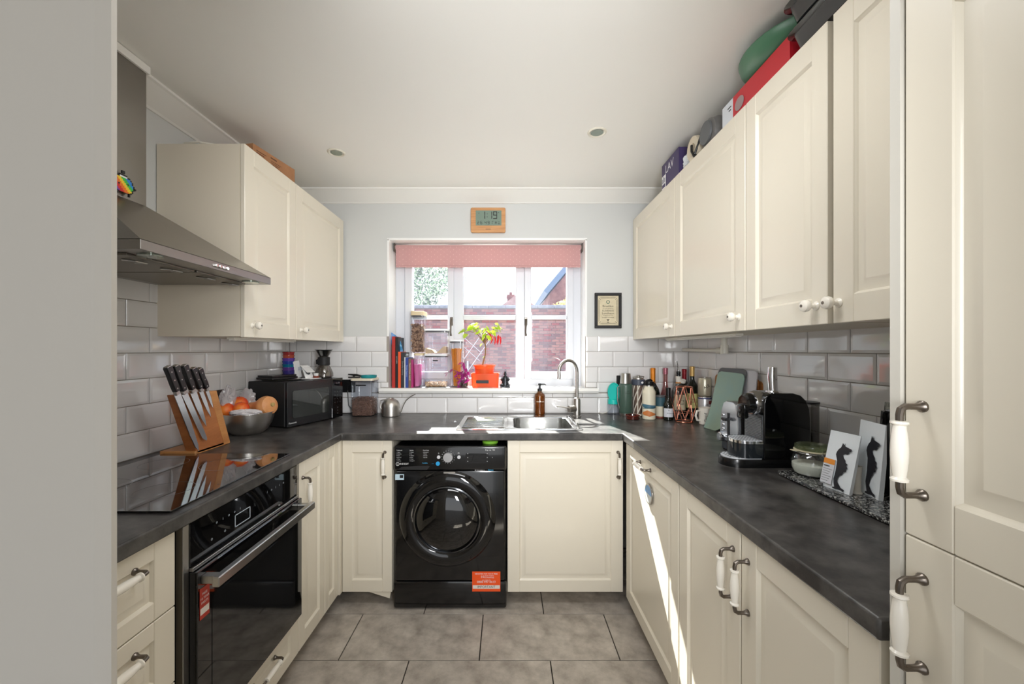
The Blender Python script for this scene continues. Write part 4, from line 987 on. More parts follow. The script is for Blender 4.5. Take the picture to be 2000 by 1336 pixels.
# ---- window sill
SZ = 1.078
def book(label, x, w, h, d, c, title=None, tcol=None, lean=0, y=2.752, name='book', two=None):
    x *= .985; w *= .985; y -= .040; d -= .01
    t = thing(name, label, 'book', (x, y, SZ), group='books on the window sill')
    M = RY(lean)
    cm = mat('cover_%d_%d_%d' % c, c, .5)
    mb = MB(); mb.M = M; mb.box(0, .0018, 0, d, 0, h); mb.box(w-.0018, w, 0, d, 0, h); mb.box(0, w, -.0015, .0015, 0, h); mb.build('cover', cm, t, bev=.0006)
    mb = MB(); mb.M = M; mb.box(.002, w-.002, .002, d-.004, .003, h-.003); mb.build('pages', mat('paper', (232, 226, 210), .8), t, smooth=False)
    if title:
        mb = MB(); mb.M = M; mb.text(title, min(w*.7, .013), T(w/2, -.0019, h*.55) @ R90X @ RZ(-PI/2)); mb.build('title', mat('t_%d_%d_%d' % tcol, tcol, .5), t, smooth=False)
    return t
book('tall red spined album at the left end of the window sill', -.787, .022, .345, .16, (178, 44, 36))
book('tall black book standing next to the red album on the sill', -.763, .017, .340, .165, (24, 24, 26), 'KITCHEN', (180, 180, 180))
book('orange paperback in the row of sill books', -.744, .018, .242, .15, (226, 86, 40), lean=.0, y=2.748)
book('charcoal paperback between orange and white books', -.725, .022, .238, .15, (44, 44, 50), 'Everyday cooking', (150, 150, 150))
book('thin white booklet between charcoal and blue books', -.702, .006, .205, .15, (236, 234, 236))
book('blue paperback in the row of sill books', -.695, .020, .203, .15, (44, 66, 140), 'Simple Suppers', (170, 190, 230))
book('brown paperback in the row of sill books', -.674, .018, .196, .15, (120, 92, 72), 'TRADITIONAL BAKES', (220, 205, 190))
book('narrow magenta book at the right end of the row', -.655, .010, .188, .15, (170, 40, 110))
# blue packet
t = thing('blue_packet', 'shiny blue foil packet with a clip leaning over the books', 'packet', (-.731, 2.770, 1.3235))
mb = MB(); mb.M = frame((0, 0, 0), (.50, 0, -.86), (.86, -.1, .50)); L_ = .19
random.seed(3); gx, gy = 12, 6
loops = []
for i in range(gx+1):
    f = i/gx; wv = .030*(.25+.9*math.sin(PI*min(1, f*1.1+.05)))
    loops.append([(f*L_-L_*.75, (k/(gy*2))*0+wv*math.cos(2*PI*k/12)*(1+.06*math.sin(9*f+k)), .012*math.sin(2*PI*k/12)*math.sin(PI*f+.05)+.004*math.sin(11*f+k)) for k in range(12)])
mb.loft(loops); mb.build('foil', mat('blue_foil', (20, 120, 160), .22, c2=(120, 160, 210), nscale=14, coat=.4, lo=.42, hi=.58), t, ang=25)
mb = MB(); mb.M = frame((0, 0, 0), (.50, 0, -.86), (.86, -.1, .50)); mb.box(.035, .052, -.03, .03, -.010, .010, 0, .003); mb.build('clip', mat('clip_silver', (190, 200, 205), .25, .6), t)
# storage canisters on the sill
def jar(label, x, y, z, w, d, h, lid, lidm, seal=True, name='storage_canister'):
    x *= .984; y -= .048
    t = thing(name, label, 'canister', (x, y, z), group='clear storage canisters on the sill')
    canister(t, w, d, h, lidm, lid=lid, seal=seal); return t
BEI = mat('beige_lid', (214, 196, 160), .45)
WL = mat('white_lid', (236, 236, 238), .3)
ja = jar('tall clear canister with pink packet inside, lower left of the sill stack', -.642, 2.775, SZ, .062, .15, .232, .016, BEI, False)
mb = MB(); mb.box(.006, .028, .01, .12, .006, .155, 0, .002); mb.build('pink_packet', translucent('pink_paper', (236, 150, 196), .5, .6), ja)
jb = jar('clear canister of dark granola under a beige lid, on top at the left', -.668, 2.79, SZ+.2325, .088, .13, .288, .030, BEI, True)
GR = mat('granola', (184, 148, 120), .8, c2=(104, 74, 60), nscale=60, lo=.45, hi=.55)
random.seed(5); mb = MB(); mb.box(.008, .078, .012, .11, .008, .185)
for k in range(500):
    x, z = random.uniform(.006, .080), random.uniform(.006, .20); y = random.choice((.010, .010, random.uniform(.01, .11)))
    mb.M = T(x, y, z if y == .010 else .188) @ RZ(k) @ RX(k*1.7); s_ = random.uniform(.003, .007); mb.box(-s_, s_, -s_*.5, s_*.5, -s_*.6, s_*.6)
o = mb.build('granola_flakes', GR, jb, smooth=False); o['kind'] = 'stuff'
jc = jar('clear canister with cereal at the bottom and small black label', -.572, 2.775, SZ, .155, .15, .226, .012, WL)
random.seed(6); mb = MB(); mb.box(.010, .145, .012, .135, .006, .026)
for k in range(500):
    x, z = random.uniform(.008, .147), random.uniform(.006, .036); mb.M = T(x, random.choice((.010, random.uniform(.01, .13))), z) @ RZ(k) @ RX(k*1.3); s_ = random.uniform(.002, .0045); mb.box(-s_, s_, -s_*.5, s_*.5, -s_*.6, s_*.6)
o = mb.build('oat_flakes', mat('oats', (196, 160, 122), .8, c2=(160, 122, 90), nscale=50), jc, smooth=False); o['kind'] = 'stuff'
MB().box(.060, .095, -.0012, 0, .178, .186).build('label_strip', BLACK, jc, smooth=False)
jd = jar('squat clear canister of flour standing on the cereal canister', -.572, 2.775, SZ+.2265, .155, .15, .170, .012, WL)
mb = MB(); A = [(x, .01+.125*q, 0) for q in (0, 1) for x in ()]
prof = [(.008, .006), (.147, .006), (.147, .050), (.130, .052), (.108, .030), (.085, .010), (.070, .009), (.050, .028), (.022, .036), (.008, .042)]
mb.M = frame((0, .012, 0), (1, 0, 0), (0, 0, 1)); mb.prism(prof, -.12, 0); mb.build('flour', mat('flour', (206, 176, 142), .9), jd, smooth=False)
je = jar('tall clear canister of spaghetti in the middle of the sill', -.400, 2.79, SZ, .090, .10, .325, .012, WL, name='pasta_canister')
random.seed(8); mb = MB()
for k in range(150):
    a, b_ = random.uniform(.010, .080), random.uniform(.012, .085); a2, b2 = .045+(.045-a)*random.uniform(-.9, .3)*.9, .05+(b_-.05)*.5
    a2 = min(max(a2, .022), .070)
    mb.tube([(a2, b2, .005), ((a+a2)/2, (b_+b2)/2, .13), (a, b_, .262+random.uniform(-.004, .004))], .00125, 4)
o = mb.build('spaghetti', translucent('pasta', (248, 180, 60), .45, .5), je, smooth=False); o['kind'] = 'stuff'

# plants
LEAFG = translucent('chilli_leaf', (176, 200, 60), .55, .5, c2=(150, 190, 40), nscale=30)
LEAFP = translucent('purple_leaf', (196, 60, 160), .5, .4, c2=(130, 36, 96), nscale=30)
def leaf_mesh(name, L, w, m, fold=.25, droop=.2):
    mb = MB(); rows = []
    prof = [0, .62, 1, .92, .6, 0]
    for i, p in enumerate(prof):
        f = i/(len(prof)-1); x = f*L; z = -droop*L*f*f
        rows.append([(x, -w/2*p, z+w/2*p*fold), (x, 0, z), (x, w/2*p, z+w/2*p*fold)])
    V = [[mb.v(q) for q in (r if 0 < i < len(rows)-1 else [r[1]])] for i, r in enumerate(rows)]
    for a, b_ in zip(V, V[1:]):
        if len(a) == 1: mb.f([a[0], b_[0], b_[1]]); mb.f([a[0], b_[1], b_[2]])
        elif len(b_) == 1: mb.f([a[0], b_[0], a[1]]); mb.f([a[1], b_[0], a[2]])
        else: mb.f([a[0], b_[0], b_[1], a[1]]); mb.f([a[1], b_[1], b_[2], a[2]])
    return mb.mesh(name, m)
LMe = leaf_mesh('leaf', .046, .024, LEAFG); PMe = leaf_mesh('leaf', .042, .017, LEAFP, .15, .3)
OR = translucent('orange_plastic', (244, 112, 60), .45, .3)
t = thing('chilli_planter', 'orange plastic double planter with black label on the sill', 'planter', (-.244, 2.725, SZ))
mb = MB()
def cup(mb, x0, x1, y0, y1, z0, z1, th=.003, taper=.006):
    cx, cy, w, d = (x0+x1)/2, (y0+y1)/2, x1-x0, y1-y0
    R = lambda w, d, z: [(x, y, z) for x, y in rrect(w, d, .014, 4, cx, cy)]
    mb.loft([R(w-taper*2, d-taper*2, z0), R(w, d, z1), R(w+.004, d+.004, z1+.001), R(w+.004, d+.004, z1+.004), R(w-th*2, d-th*2, z1+.003), R(w-taper*2-th*2, d-taper*2-th*2, z0+th)], 0, True, True)
cup(mb, 0, .190, 0, .13, 0, .088); mb.build('outer_trough', OR, t)
MB().box(.035, .120, -.0010, .0030, .028, .048).build('label', PRINTK, t, smooth=False)
t = thing('chilli_plant', 'red chilli plant with yellow-green leaves growing in the orange planter', 'plant', (-.156, 2.790, SZ+.0))
mb = MB(); mb.lathe([(.050, .004), (.070, .142), (.076, .143), (.076, .150), (.069, .150), (.066, .142), (.047, .008)], 36); mb.build('pot', OR, t)
MB().lathe([(.066, .128), (.04, .132), (.01, .130)], 24, 0, False, True).build('soil', mat('soil', (70, 46, 36), .95, c2=(40, 28, 24), nscale=60), t)
BARKM = mat('stem_brown', (128, 98, 62), .7)
mb = MB(); mb.tube([(-.018, 0, .128), (-.008, 0, .17), (.006, 0, .22), (.008, .004, .27), (.004, 0, .31), (.000, 0, .335)], [.006, .0055, .0045, .0045, .004, .003], 8)
random.seed(17); tips = []
for k in range(12):
    a = 2*PI*k/12+random.uniform(-.3, .3); r = random.uniform(.03, .085); z = random.uniform(.345, .425)
    p2 = (r*math.cos(a), r*.6*math.sin(a), z); mb.tube([(0, 0, .30), (p2[0]*.5, p2[1]*.5, .345), p2], [.003, .0022, .0012], 5); tips.append(p2)
tips.append((-.115, -.01, .385)); mb.tube([(0, 0, .32), (-.06, 0, .37), (-.115, -.01, .385)], .0015, 5)
mb.build('stem', BARKM, t)
for k in range(64):
    p = random.choice(tips); c = Vector(p)+Vector((random.uniform(-.022, .022), random.uniform(-.015, .015), random.uniform(-.022, .022)))
    a = math.atan2(c.y, c.x)+random.uniform(-.9, .9)
    place('leaf', LMe, t, c, (random.uniform(-.9, .9), random.uniform(-.2, .9), a), [random.uniform(.7, 1.3)]*3)
place('leaf', LMe, t, (-.012, 0, .30), (0, .6, 2.6), [.7]*3); place('leaf', LMe, t, (.0, -.005, .21), (0, .6, 3.0), [.4]*3)
CH = mat('chilli_red', (205, 20, 24), .2, coat=.4)
def chil(L):
    mb = MB(); mb.tube([(0, 0, 0), (.002, 0, -L*.3), (-.002, 0, -L*.65), (-.010, 0, -L)], [.0035, .0065, .005, .0008], 8); return mb.mesh('chilli', CH)
C1 = chil(.062)
for (x, y, z, ry) in ((.058, -.02, .355, .1), (.072, 0, .350, -.1), (.098, -.01, .358, .15), (.106, .01, .350, -.2), (.020, -.03, .385, -.7), (.092, -.015, .35, -.1)): place('chilli', C1, t, (x, y, z), (0, ry, random.uniform(-.5, .5)))
# purple trailing plant
t = thing('purple_plant', 'purple leaved trailing plant spilling left of the orange planter', 'plant', (-.294, 2.735, SZ))
MB().lathe([(.028, 0), (.034, .055), (.036, .057), (.033, .058), (.03, .052), (.026, .004)], 24).build('pot', PLAS, t)
MB().lathe([(.027, .002), (.030, .045), (.01, .047)], 20).build('soil', mat('soil', (70, 46, 36)), t)
mb = MB(); random.seed(29); spots = []
for (ex, ey, ez) in ((-.10, -.02, .10), (-.05, -.03, .085), (-.03, -.035, .02), (.01, -.035, .075), (.03, -.03, .11), (.0, -.03, .150), (-.02, -.03, .055), (.045, -.035, .05)):
    P_ = [(0, 0, .05), (ex*.3, ey*.5, .085+ez*.2), (ex*.7, ey*.9, ez+.02), (ex, ey, ez)]
    mb.tube(P_, .0016, 5); spots += [P_[1], P_[2], P_[3]]
mb.build('stem', mat('purple_stem', (120, 60, 80), .6), t)
for (x, y, z) in spots:
    for k in range(3): place('leaf', PMe, t, (x, y, z), (random.uniform(-.8, .8), random.uniform(-.4, .9), random.uniform(0, 2*PI)), [random.uniform(.7, 1.1)]*3)
# dark figurine
t = thing('figurine', 'small dark seated figurine on the sill right of the orange planter', 'figurine', (-.012, 2.755, SZ))
FM = mat('dark_pewter', (46, 48, 52), .35, .6)
mb = MB(); mb.box(-.034, .034, -.022, .022, 0, .007, 0, .002); mb.build('base', FM, t)
mb = MB(); mb.lathe([(.026, .0065), (.027, .018), (.020, .040), (.021, .056), (.017, .070), (.008, .078)], 18, sy=.75)
mb.ball((0, -.001, .090), .0115, 14, 10, sc=(.9, .95, 1.15)); mb.ball((0, 0, .103), .006, 10, 6)
for s_ in (-1, 1):
    mb.tube([(s_*.015, -.002, .068), (s_*.027, -.006, .052), (s_*.018, -.018, .040), (s_*.004, -.021, .042)], [.007, .006, .005, .004], 8)
    mb.tube([(s_*.010, -.006, .020), (s_*.027, -.016, .015), (s_*.006, -.024, .011)], [.009, .008, .006], 8)
mb.build('body', FM, t)
# soap bottle
t = thing('soap_dispenser', 'amber glass soap bottle with black pump behind the sink', 'bottle', (.217, 2.655, WZ))
AMB = mat('amber_glass', (150, 84, 22), .06, trans=.75, coat=.3)
MB().lathe([(.032, 0), (.035, .004), (.035, .120), (.031, .134), (.016, .148), (.013, .156)], 32).build('bottle', AMB, t)
mb = MB(); mb.lathe([(.015, .154), (.015, .170), (.008, .172), (.006, .190), (.010, .192), (.010, .204), (.004, .206)], 20); mb.tube([(0, 0, .199), (.030, -.005, .200), (.042, -.008, .194)], [.0045, .004, .003], 8); mb.build('pump', BLACK, t)
mb = MB(); mb.text('HAND WASH', .0080, T(0, -.0358, .088) @ R90X); mb.build('lettering', mat('cream_ink', (235, 225, 200), .5), t, smooth=False)
# ================================================================== THINGS, RIGHT SIDE
t = thing('dog_water_bottle', 'clear pet water bottle with a turquoise scoop lid near the window', 'bottle', (.703, 2.655, WZ))
MB().lathe([(.034, 0), (.038, .004), (.039, .066), (.034, .072)], 28).build('bottle', PLAS, t)
TQ = mat('turquoise', (18, 190, 178), .4)
mb = MB(); mb.lathe([(.034, .070), (.036, .072), (.035, .100), (.030, .104)], 28)
loops = []
for (k, d) in ((1.0, -.012), (1.0, -.018), (.90, -.018), (.80, -.002), (.5, .008)):
    loops.append([(.041*k*math.cos(a*PI/14), d, .150+.062*k*math.sin(a*PI/14)) for a in range(28)])
mb.loft(loops, 0, True, True); mb.build('scoop', TQ, t)
t = thing('vacuum_flask', 'hammered green vacuum flask with steel cup lid', 'flask', (.768, 2.60, WZ))
GRN = mat('hammered_green', (70, 92, 80), .38, bump=.25, bscale=220, coat=.2)
MB().lathe([(.039, 0), (.040, .003), (.040, .020)], 32).build('steel_foot', STEEL, t)
MB().lathe([(.040, .0202), (.041, .022), (.041, .190), (.040, .203), (.036, .208)], 36).build('body', GRN, t)
MB().lathe([(.036, .210), (.035, .2115), (.031, .272), (.029, .276)], 32).build('cup_lid', STEEL, t)
mb = MB(); mb.tube([(-.040, 0, .190), (-.052, -.004, .186), (-.053, -.004, .10), (-.040, 0, .05)], .004, 8); mb.build('handle', STEELR, t)
mb = MB(); mb.text('STANLEY', .0085, T(.004, -.0418, .150) @ R90X); mb.text('^^', .014, T(.004, -.0418, .160) @ R90X); mb.build('lettering', PRINTK, t, smooth=False)
t = thing('shaker_bottle', 'shaker bottle with white spiral sleeve and grey lid', 'bottle', (.855, 2.615, WZ))
MB().lathe([(.027, 0), (.029, .003), (.030, .198)], 28).build('inner', mat('brown_inner', (128, 106, 92), .4, c2=(96, 80, 72), nscale=60), t)
mb = MB(); PC = mat('sleeve', (222, 214, 200), .4)
for k in range(6):
    pts = []
    for j in range(14):
        a = 2*PI*k/6+j*.20; pts.append((.0315*math.cos(a), .0315*math.sin(a), .012+j*.0142))
    mb.tube(pts, .0036, 6)
    a = 2*PI*(k+.5)/6
for k in range(3): mb.tube([(.0315*math.cos(2*PI*k/3-2.0), .0315*math.sin(2*PI*k/3-2.0), z) for z in (.004, .2)], .004, 6)
mb.M = T(0, 0, .0); mb.lathe([(.031, 0), (.034, .002), (.034, .012), (.031, .013)], 28); mb.build('sleeve', PC, t)
mb = MB(); mb.lathe([(.036, .199), (.042, .202), (.043, .232), (.038, .236)], 32); mb.build('lid', mat('slate_grey', (70, 76, 90), .4), t)
mb = MB(); mb.lathe([(.030, .2365), (.028, .246), (.012, .252), (.010, .262), (.004, .264)], 24); mb.tube([(-.03, 0, .238), (-.036, -.004, .252), (0, -.012, .258), (.036, -.004, .252), (.03, 0, .238)], .003, 6); mb.build('cap', STEELR, t)
mb = MB(); mb.M = T(.012, -.0430, .217) @ R90X; mb.lathe([(.0075, 0), (.0055, .001)], 16); mb.build('emblem', PRINTW, t)
t = thing('water_bottle', 'cream water bottle with blue and orange wave bands and black cap', 'bottle', (.878, 2.485, WZ))
CRB = mat('cream_bottle', (226, 218, 194), .45)
MB().lathe([(.036, 0), (.039, .003), (.0395, .160), (.038, .172), (.030, .188), (.0265, .198), (.026, .203)], 36).build('body', CRB, t)
def band(name, f0, f1, m, r=.0398, a0=-PI, a1=0, n=24, y0=0):
    mb = MB(); V = []
    for i in range(n+1):
        a = a0+(a1-a0)*i/n; V.append((mb.v((r*math.cos(a), r*math.sin(a), f0(i/n))), mb.v((r*math.cos(a), r*math.sin(a), f1(i/n)))))
    for a, b in zip(V, V[1:]): mb.f([a[0], b[0], b[1], a[1]])
    return mb.build(name, m, t)
band('blue_band', lambda f: .078-.010*math.sin(3*f), lambda f: .096-.012*f, mat('wave_blue', (70, 112, 130), .45))
band('teal_line', lambda f: .066+.006*f, lambda f: .071+.006*f, mat('wave_teal', (50, 100, 110), .45))
band('orange_band', lambda f: .020+.024*abs(f-.45), lambda f: .058-.045*abs(f-.35), mat('wave_orange', (204, 124, 66), .45), a0=-PI*.98, a1=-PI*.10)
band('navy_leaf', lambda f: .018+.02*(1-f), lambda f: .022+.034*f, mat('wave_navy', (44, 72, 84), .45), a0=-PI*.22, a1=-.02)
MB().lathe([(.0265, .2035), (.0265, .209)], 28).build('neck_ring', STEEL, t)
mb = MB(); mb.lathe([(.027, .2095), (.028, .212), (.028, .230), (.022, .234)], 28); mb.tube([(-.024, 0, .232), (-.010, -.01, .240), (.004, -.01, .243), (.022, 0, .235)], [.004, .006, .006, .004], 8); mb.tube([(.024, 0, .225), (.037, -.002, .215), (.036, -.002, .200), (.030, 0, .196)], .004, 8); mb.build('cap', BLACK, t)
t = thing('ceramic_dish', 'small dark red brown round dish in front of the flask', 'dish', (.775, 2.475, WZ))
RB = mat('red_brown_glaze', (92, 34, 24), .12, coat=.5, c2=(44, 20, 16), nscale=20)
MB().lathe([(.036, 0), (.041, .003), (.043, .024), (.0405, .025), (.038, .008), (.0, .006)], 32, 0, True, False).build('dish', RB, t)
MB().lathe([(.0410, .0250), (.0425, .0262), (.0435, .0250), (.0425, .0238)], 32, 0, False, False).build('rim', mat('rim_glaze', (130, 52, 36), .15), t)
t = thing('travel_cup', 'cream ribbed travel cup with blue sleeve and brown base', 'cup', (.965, 2.53, WZ))
MB().lathe([(.027, 0), (.028, .001), (.028, .012)], 28).build('base', mat('rust', (130, 62, 44)), t)
mb = MB(); n = 40; rr_ = lambda z: .0285+(z-.012)*.012
mb.loft([[((rr_(z)+(.0006 if i % 2 else 0))*math.cos(2*PI*i/(2*n)), (rr_(z)+(.0006 if i % 2 else 0))*math.sin(2*PI*i/(2*n)), z) for i in range(2*n)] for z in (.012, .075)]); mb.build('cup', CRB, t)
MB().lathe([(.030, .0745), (.0305, .075), (.0315, .128), (.030, .130)], 28).build('sleeve', mat('petrol', (58, 92, 102), .5), t)
MB().lathe([(.031, .1305), (.032, .133), (.031, .139), (.027, .141)], 28).build('lid', GREYP, t)
# bottles
def bottle(name, label, x, y, body, neck, m, capm, r, H, hb, rn, cap0, cat='bottle', shoulder=.06, capr=None):
    t = thing(name, label, cat, (x, y, WZ), group='bottles in the right corner')
    prof = [(r*.85, 0), (r, .004), (r, hb)]
    for k in range(1, 7):
        f = k/6; prof.append((rn+(r-rn)*(.5+.5*math.cos(PI*f)), hb+shoulder*f))
    prof += [(rn, cap0)]
    MB().lathe(prof, 28).build('glass', m, t)
    MB().lathe([((capr or rn)+.0008, cap0-.001), ((capr or rn)+.001, H-.012), ((capr or rn)+.0018, H-.011), ((capr or rn)+.0018, H-.003), ((capr or rn)-.001, H)], 24).build('capsule', capm, t)
    return t
DG = mat('dark_glass', (14, 20, 14), .06, coat=.5)
ORF = mat('orange_foil', (214, 128, 30), .35, .35, bump=.3, bscale=120)
t = bottle('champagne_bottle', 'dark sparkling wine bottle with orange foil neck', .956, 2.63, 0, 0, DG, ORF, .0415, .309, .150, .0145, .212, shoulder=.075)
band('foil_collar', lambda f: .196+.006*abs(f-.5), lambda f: .2150, ORF, r=.0168)
PG = clear('pink_glass', (232, 196, 196), .12, .08, (220, 150, 160))
t = bottle('rose_bottle', 'clear conical pink wine bottle with rose capsule', 1.040, 2.635, 0, 0, PG, mat('rose_foil', (180, 110, 125), .3, .4), .041, .309, .07, .013, .268, shoulder=.15, capr=.0145)
MB().lathe([(.036, .005), (.038, .07), (.026, .13), (.0, .132)], 24, 0, True, False).build('wine', clear('rose_wine', (226, 150, 150), .03, .12, (220, 130, 140)), t)
t = bottle('miniature_wine_bottle', 'small wine bottle with white label in front of the tall bottles', .981, 2.443, 0, 0, DG, BLACK, .028, .197, .088, .011, .148, shoulder=.045, capr=.0125)
band('label', lambda f: .022, lambda f: .074, mat('label_white', (220, 222, 228), .6), r=.0283, a0=-PI*.95, a1=-PI*.05)
mb = MB(); mb.text('Prosecco', .0105, T(0, -.0290, .045) @ R90X); mb.M = Matrix(); mb.ball((-.008, -.0285, .064), .003, 8, 6, sc=(1, .2, .8)); mb.build('label_print', PRINTK, t, smooth=False)
t = bottle('liqueur_bottle', 'clear spirit bottle with steel pouring spout behind the copper vase', 1.074, 2.515, 0, 0, clear('grey_glass', (200, 205, 205), .12, .05), mat('cork_paper', (222, 216, 206), .7), .041, .262, .165, .0155, .225, shoulder=.055)
band('label', lambda f: .055, lambda f: .15, mat('parchment', (214, 202, 172)), r=.0414, a0=-PI*.85, a1=-PI*.15)
band('amber_strip', lambda f: .218, lambda f: .226, mat('amber_paper', (190, 130, 70), .6), r=.0175, a0=-PI, a1=PI)
mb = MB(); mb.text('Dry\nGin', .022, T(0, -.0420, .105) @ R90X); mb.build('label_print', PRINTK, t, smooth=False)
MB().lathe([(.0125, .262), (.0125, .272), (.0105, .276), (.013, .278), (.013, .290), (.009, .293)], 20).build('stopper', BLACK, t)
mb = MB(); mb.tube([(0, 0, .290), (-.002, 0, .315), (-.008, -.002, .340), (-.013, -.004, .356)], [.007, .005, .0035, .003], 10); mb.build('pouring_spout', CHROME, t)
mb = MB(); mb.M = T(.022, -.014, .232) @ RX(.5); mb.lathe([(.016, -.008), (.017, 0), (.016, .008)], 16); mb.build('paper_tag', mat('cork_paper', (222, 216, 206)), t)
bottle('red_wine_bottle', 'dark wine bottle with red capsule in the wall corner', 1.172, 2.655, 0, 0, DG, mat('red_foil', (140, 20, 34), .35, .3), .037, .300, .175, .0135, .235)
t = bottle('white_wine_bottle', 'dark wine bottle with gold capsule and yellow label', 1.166, 2.530, 0, 0, DG, mat('gold_foil', (200, 164, 100), .32, .5), .038, .323, .185, .0135, .262)
band('label', lambda f: .065, lambda f: .155, mat('label_yellow', (206, 200, 130), .6), r=.0384, a0=-PI*.95, a1=-PI*.15)
mb = MB(); mb.text('VINO\nBIANCO', .014, T(-.010, -.0400, .11) @ R90X); mb.build('label_print', mat('pink_ink', (150, 70, 80), .6), t, smooth=False)
# copper wire vase
t = thing('wire_vase', 'copper wire geometric vase in front of the bottles', 'vase', (1.052, 2.385, WZ))
COP = mat('copper', (216, 142, 118), .22, 1.0)
mb = MB(); n = 6
def ringp(r, z, off=0, n_=6): return [(r*math.cos(2*PI*(k+off)/n_), r*math.sin(2*PI*(k+off)/n_), z) for k in range(n_)]
c32 = [(math.cos(2*PI*k/32), math.sin(2*PI*k/32)) for k in range(32)]
mb.tube([(x*.045, y*.045, .207) for x, y in c32], .0032, 8, closed=True); mb.tube([(x*.048, y*.048, .004) for x, y in c32], .0034, 8, closed=True)
A, B_, C_ = ringp(.045, .207), ringp(.064, .095, .5), ringp(.048, .005)
for k in range(6):
    for q in (A[k], A[(k+1) % 6]): mb.tube([q, B_[k]], .0024, 6)
    for q in (C_[k], C_[(k+1) % 6]): mb.tube([q, B_[k]], .0024, 6)
mb.build('wire_frame', COP, t)
mb = MB(); mb.tube([(x*.048, y*.048, .055) for x, y in c32], .0016, 6, closed=True); mb.build('inner_ring', COP, t)
# cans and mug
def can(name, label, z, h, bodyc, txt, tcol, extra=None):
    t = thing(name, label, 'can', (1.186, 2.41, z), group='stacked cans')
    MB().lathe([(.030, 0), (.036, .006), (.0375, .012), (.0375, h-.014), (.034, h-.005)], 32).build('body', mat('can_'+name+txt[:2], bodyc, .32, .5), t)
    MB().lathe([(.034, h-.005), (.0345, h), (.031, h), (.030, h-.004)], 32).build('rim', STEEL, t)
    mb = MB(); mb.text(txt, .023, T(-.008, -.0390, h*.52) @ R90X @ RZ(PI/2 if extra else .5)); mb.build('print', PRINTK, t, smooth=False); return t
t = can('drinks_can', 'white can with blue rim at the bottom of the stack behind the mug', WZ, .150, (214, 214, 216), 'NUTS', None, True)
band('blue_band', lambda f: .135, lambda f: .142, mat('navy', (34, 48, 110), .4), r=.0380, a0=-PI, a1=PI)
band('red_print', lambda f: .105, lambda f: .125, mat('brick_red', (150, 52, 50), .5), r=.0380, a0=-PI*.45, a1=-PI*.2)
can('drinks_can', 'pale beer can standing on top of the other can', WZ+.1505, .113, (196, 190, 168), 'ALE', None)
t = thing('coffee_mug', 'white mug with black lettering and handle on its left', 'mug', (1.142, 2.305, WZ))
MB().lathe([(.034, 0), (.038, .004), (.039, .096), (.0365, .097), (.035, .010), (.0, .007)], 32, 0, True, False).build('mug', CERAM, t)
mb = MB(); mb.tube([(-.036, -.006, .080), (-.058, -.012, .078), (-.066, -.014, .052), (-.056, -.012, .026), (-.036, -.006, .022)], .006, 10); mb.build('handle', CERAM, t)
mb = MB(); mb.text('Good', .022, T(-.020, -.0365, .045) @ RZ(-.5) @ R90X @ RZ(PI/2)); mb.text('C', .03, T(.008, -.0405, .05) @ R90X); mb.build('lettering', PRINTK, t, smooth=False)
# chopping boards
def board(name, label, BL, BR, TL, poly, th, m, z0=WZ+.001):
    BL, BR, TL = Vector(BL), Vector(BR), Vector(TL); u = (BR-BL).normalized(); v = TL-BL
    t = thing(name, label, 'chopping board', BL, group='chopping boards leaning on the right wall')
    M = frame((0, 0, 0), u, v); mb = MB(); mb.M = M; mb.prism(poly, -th, 0); mb.build('board', m, t, bev=.001)
    return t, M
def rp(w, h, r=.02, fl=0, fr=0):
    P_ = [(0-fl, 0), (w+fr, 0)]; P_ += [(w-.000, h*.25), (w, h-r)] + [(w-r+r*math.cos(a*PI/8), h-r+r*math.sin(a*PI/8)) for a in range(1, 4)] + [(w-r, h), (r, h)] + [(r-r*math.sin(a*PI/8), h-r+r*math.cos(a*PI/8)) for a in range(1, 4)] + [(0, h-r), (0, h*.3)]
    return P_
BW = mat('bamboo_board', (196, 138, 84), .5, c2=(160, 100, 54), nscale=10, stretch=(1, 1, 8))
board('chopping_board', 'bamboo board nearest the tiles, behind the white board', (1.208, 2.34, WZ+.001), (1.208, 1.91, WZ+.001), (1.2175, 2.34, 1.18), rp(.43, .275, .02), .009, BW)
board('chopping_board', 'second bamboo board leaning just in front of the other', (1.196, 2.33, WZ+.001), (1.194, 1.925, WZ+.001), (1.2070, 2.33, 1.18), rp(.40, .285, .02), .009, BW)
t, M = board('chopping_board', 'plain white plastic board between bamboo and grey boards', (1.166, 2.20, WZ+.001), (1.170, 1.915, WZ+.001), (1.192, 2.20, 1.20), rp(.275, .325, .018), .006, mat('white_board', (214, 212, 218), .45))
t, M = board('chopping_board', 'dark grey folding board behind the teal board', (1.112, 2.215, WZ+.001), (1.140, 1.930, WZ+.001), (1.166, 2.215, 1.20), rp(.225, .335, .03, .01, .055), .005, mat('board_grey', (92, 92, 94), .5))
t, M = board('chopping_board', 'teal plastic folding board at the front of the leaning boards', (1.082, 2.196, WZ+.001), (1.118, 1.985, WZ+.001), (1.150, 2.20, 1.215), [(-.012, 0), (.082, 0), (.215, .070), (.212, .29), (.205, .307), (.19, .314), (.040, .318), (.024, .312), (.016, .296), (.012, .13), (.004, .07)], .005, mat('teal_board', (138, 168, 160), .5, c2=(150, 170, 148), nscale=4))
mb = MB(); mb.M = M; mb.prism([(-.016, -.001), (.084, -.001), (.219, .068), (.217, .293), (.208, .312), (.19, .319), (.038, .323), (.020, .316), (.011, .298), (.007, .13), (-.001, .07)], -.0085, -.0052); mb.build('grey_border', mat('board_grey', (92, 92, 94)), t, smooth=False)
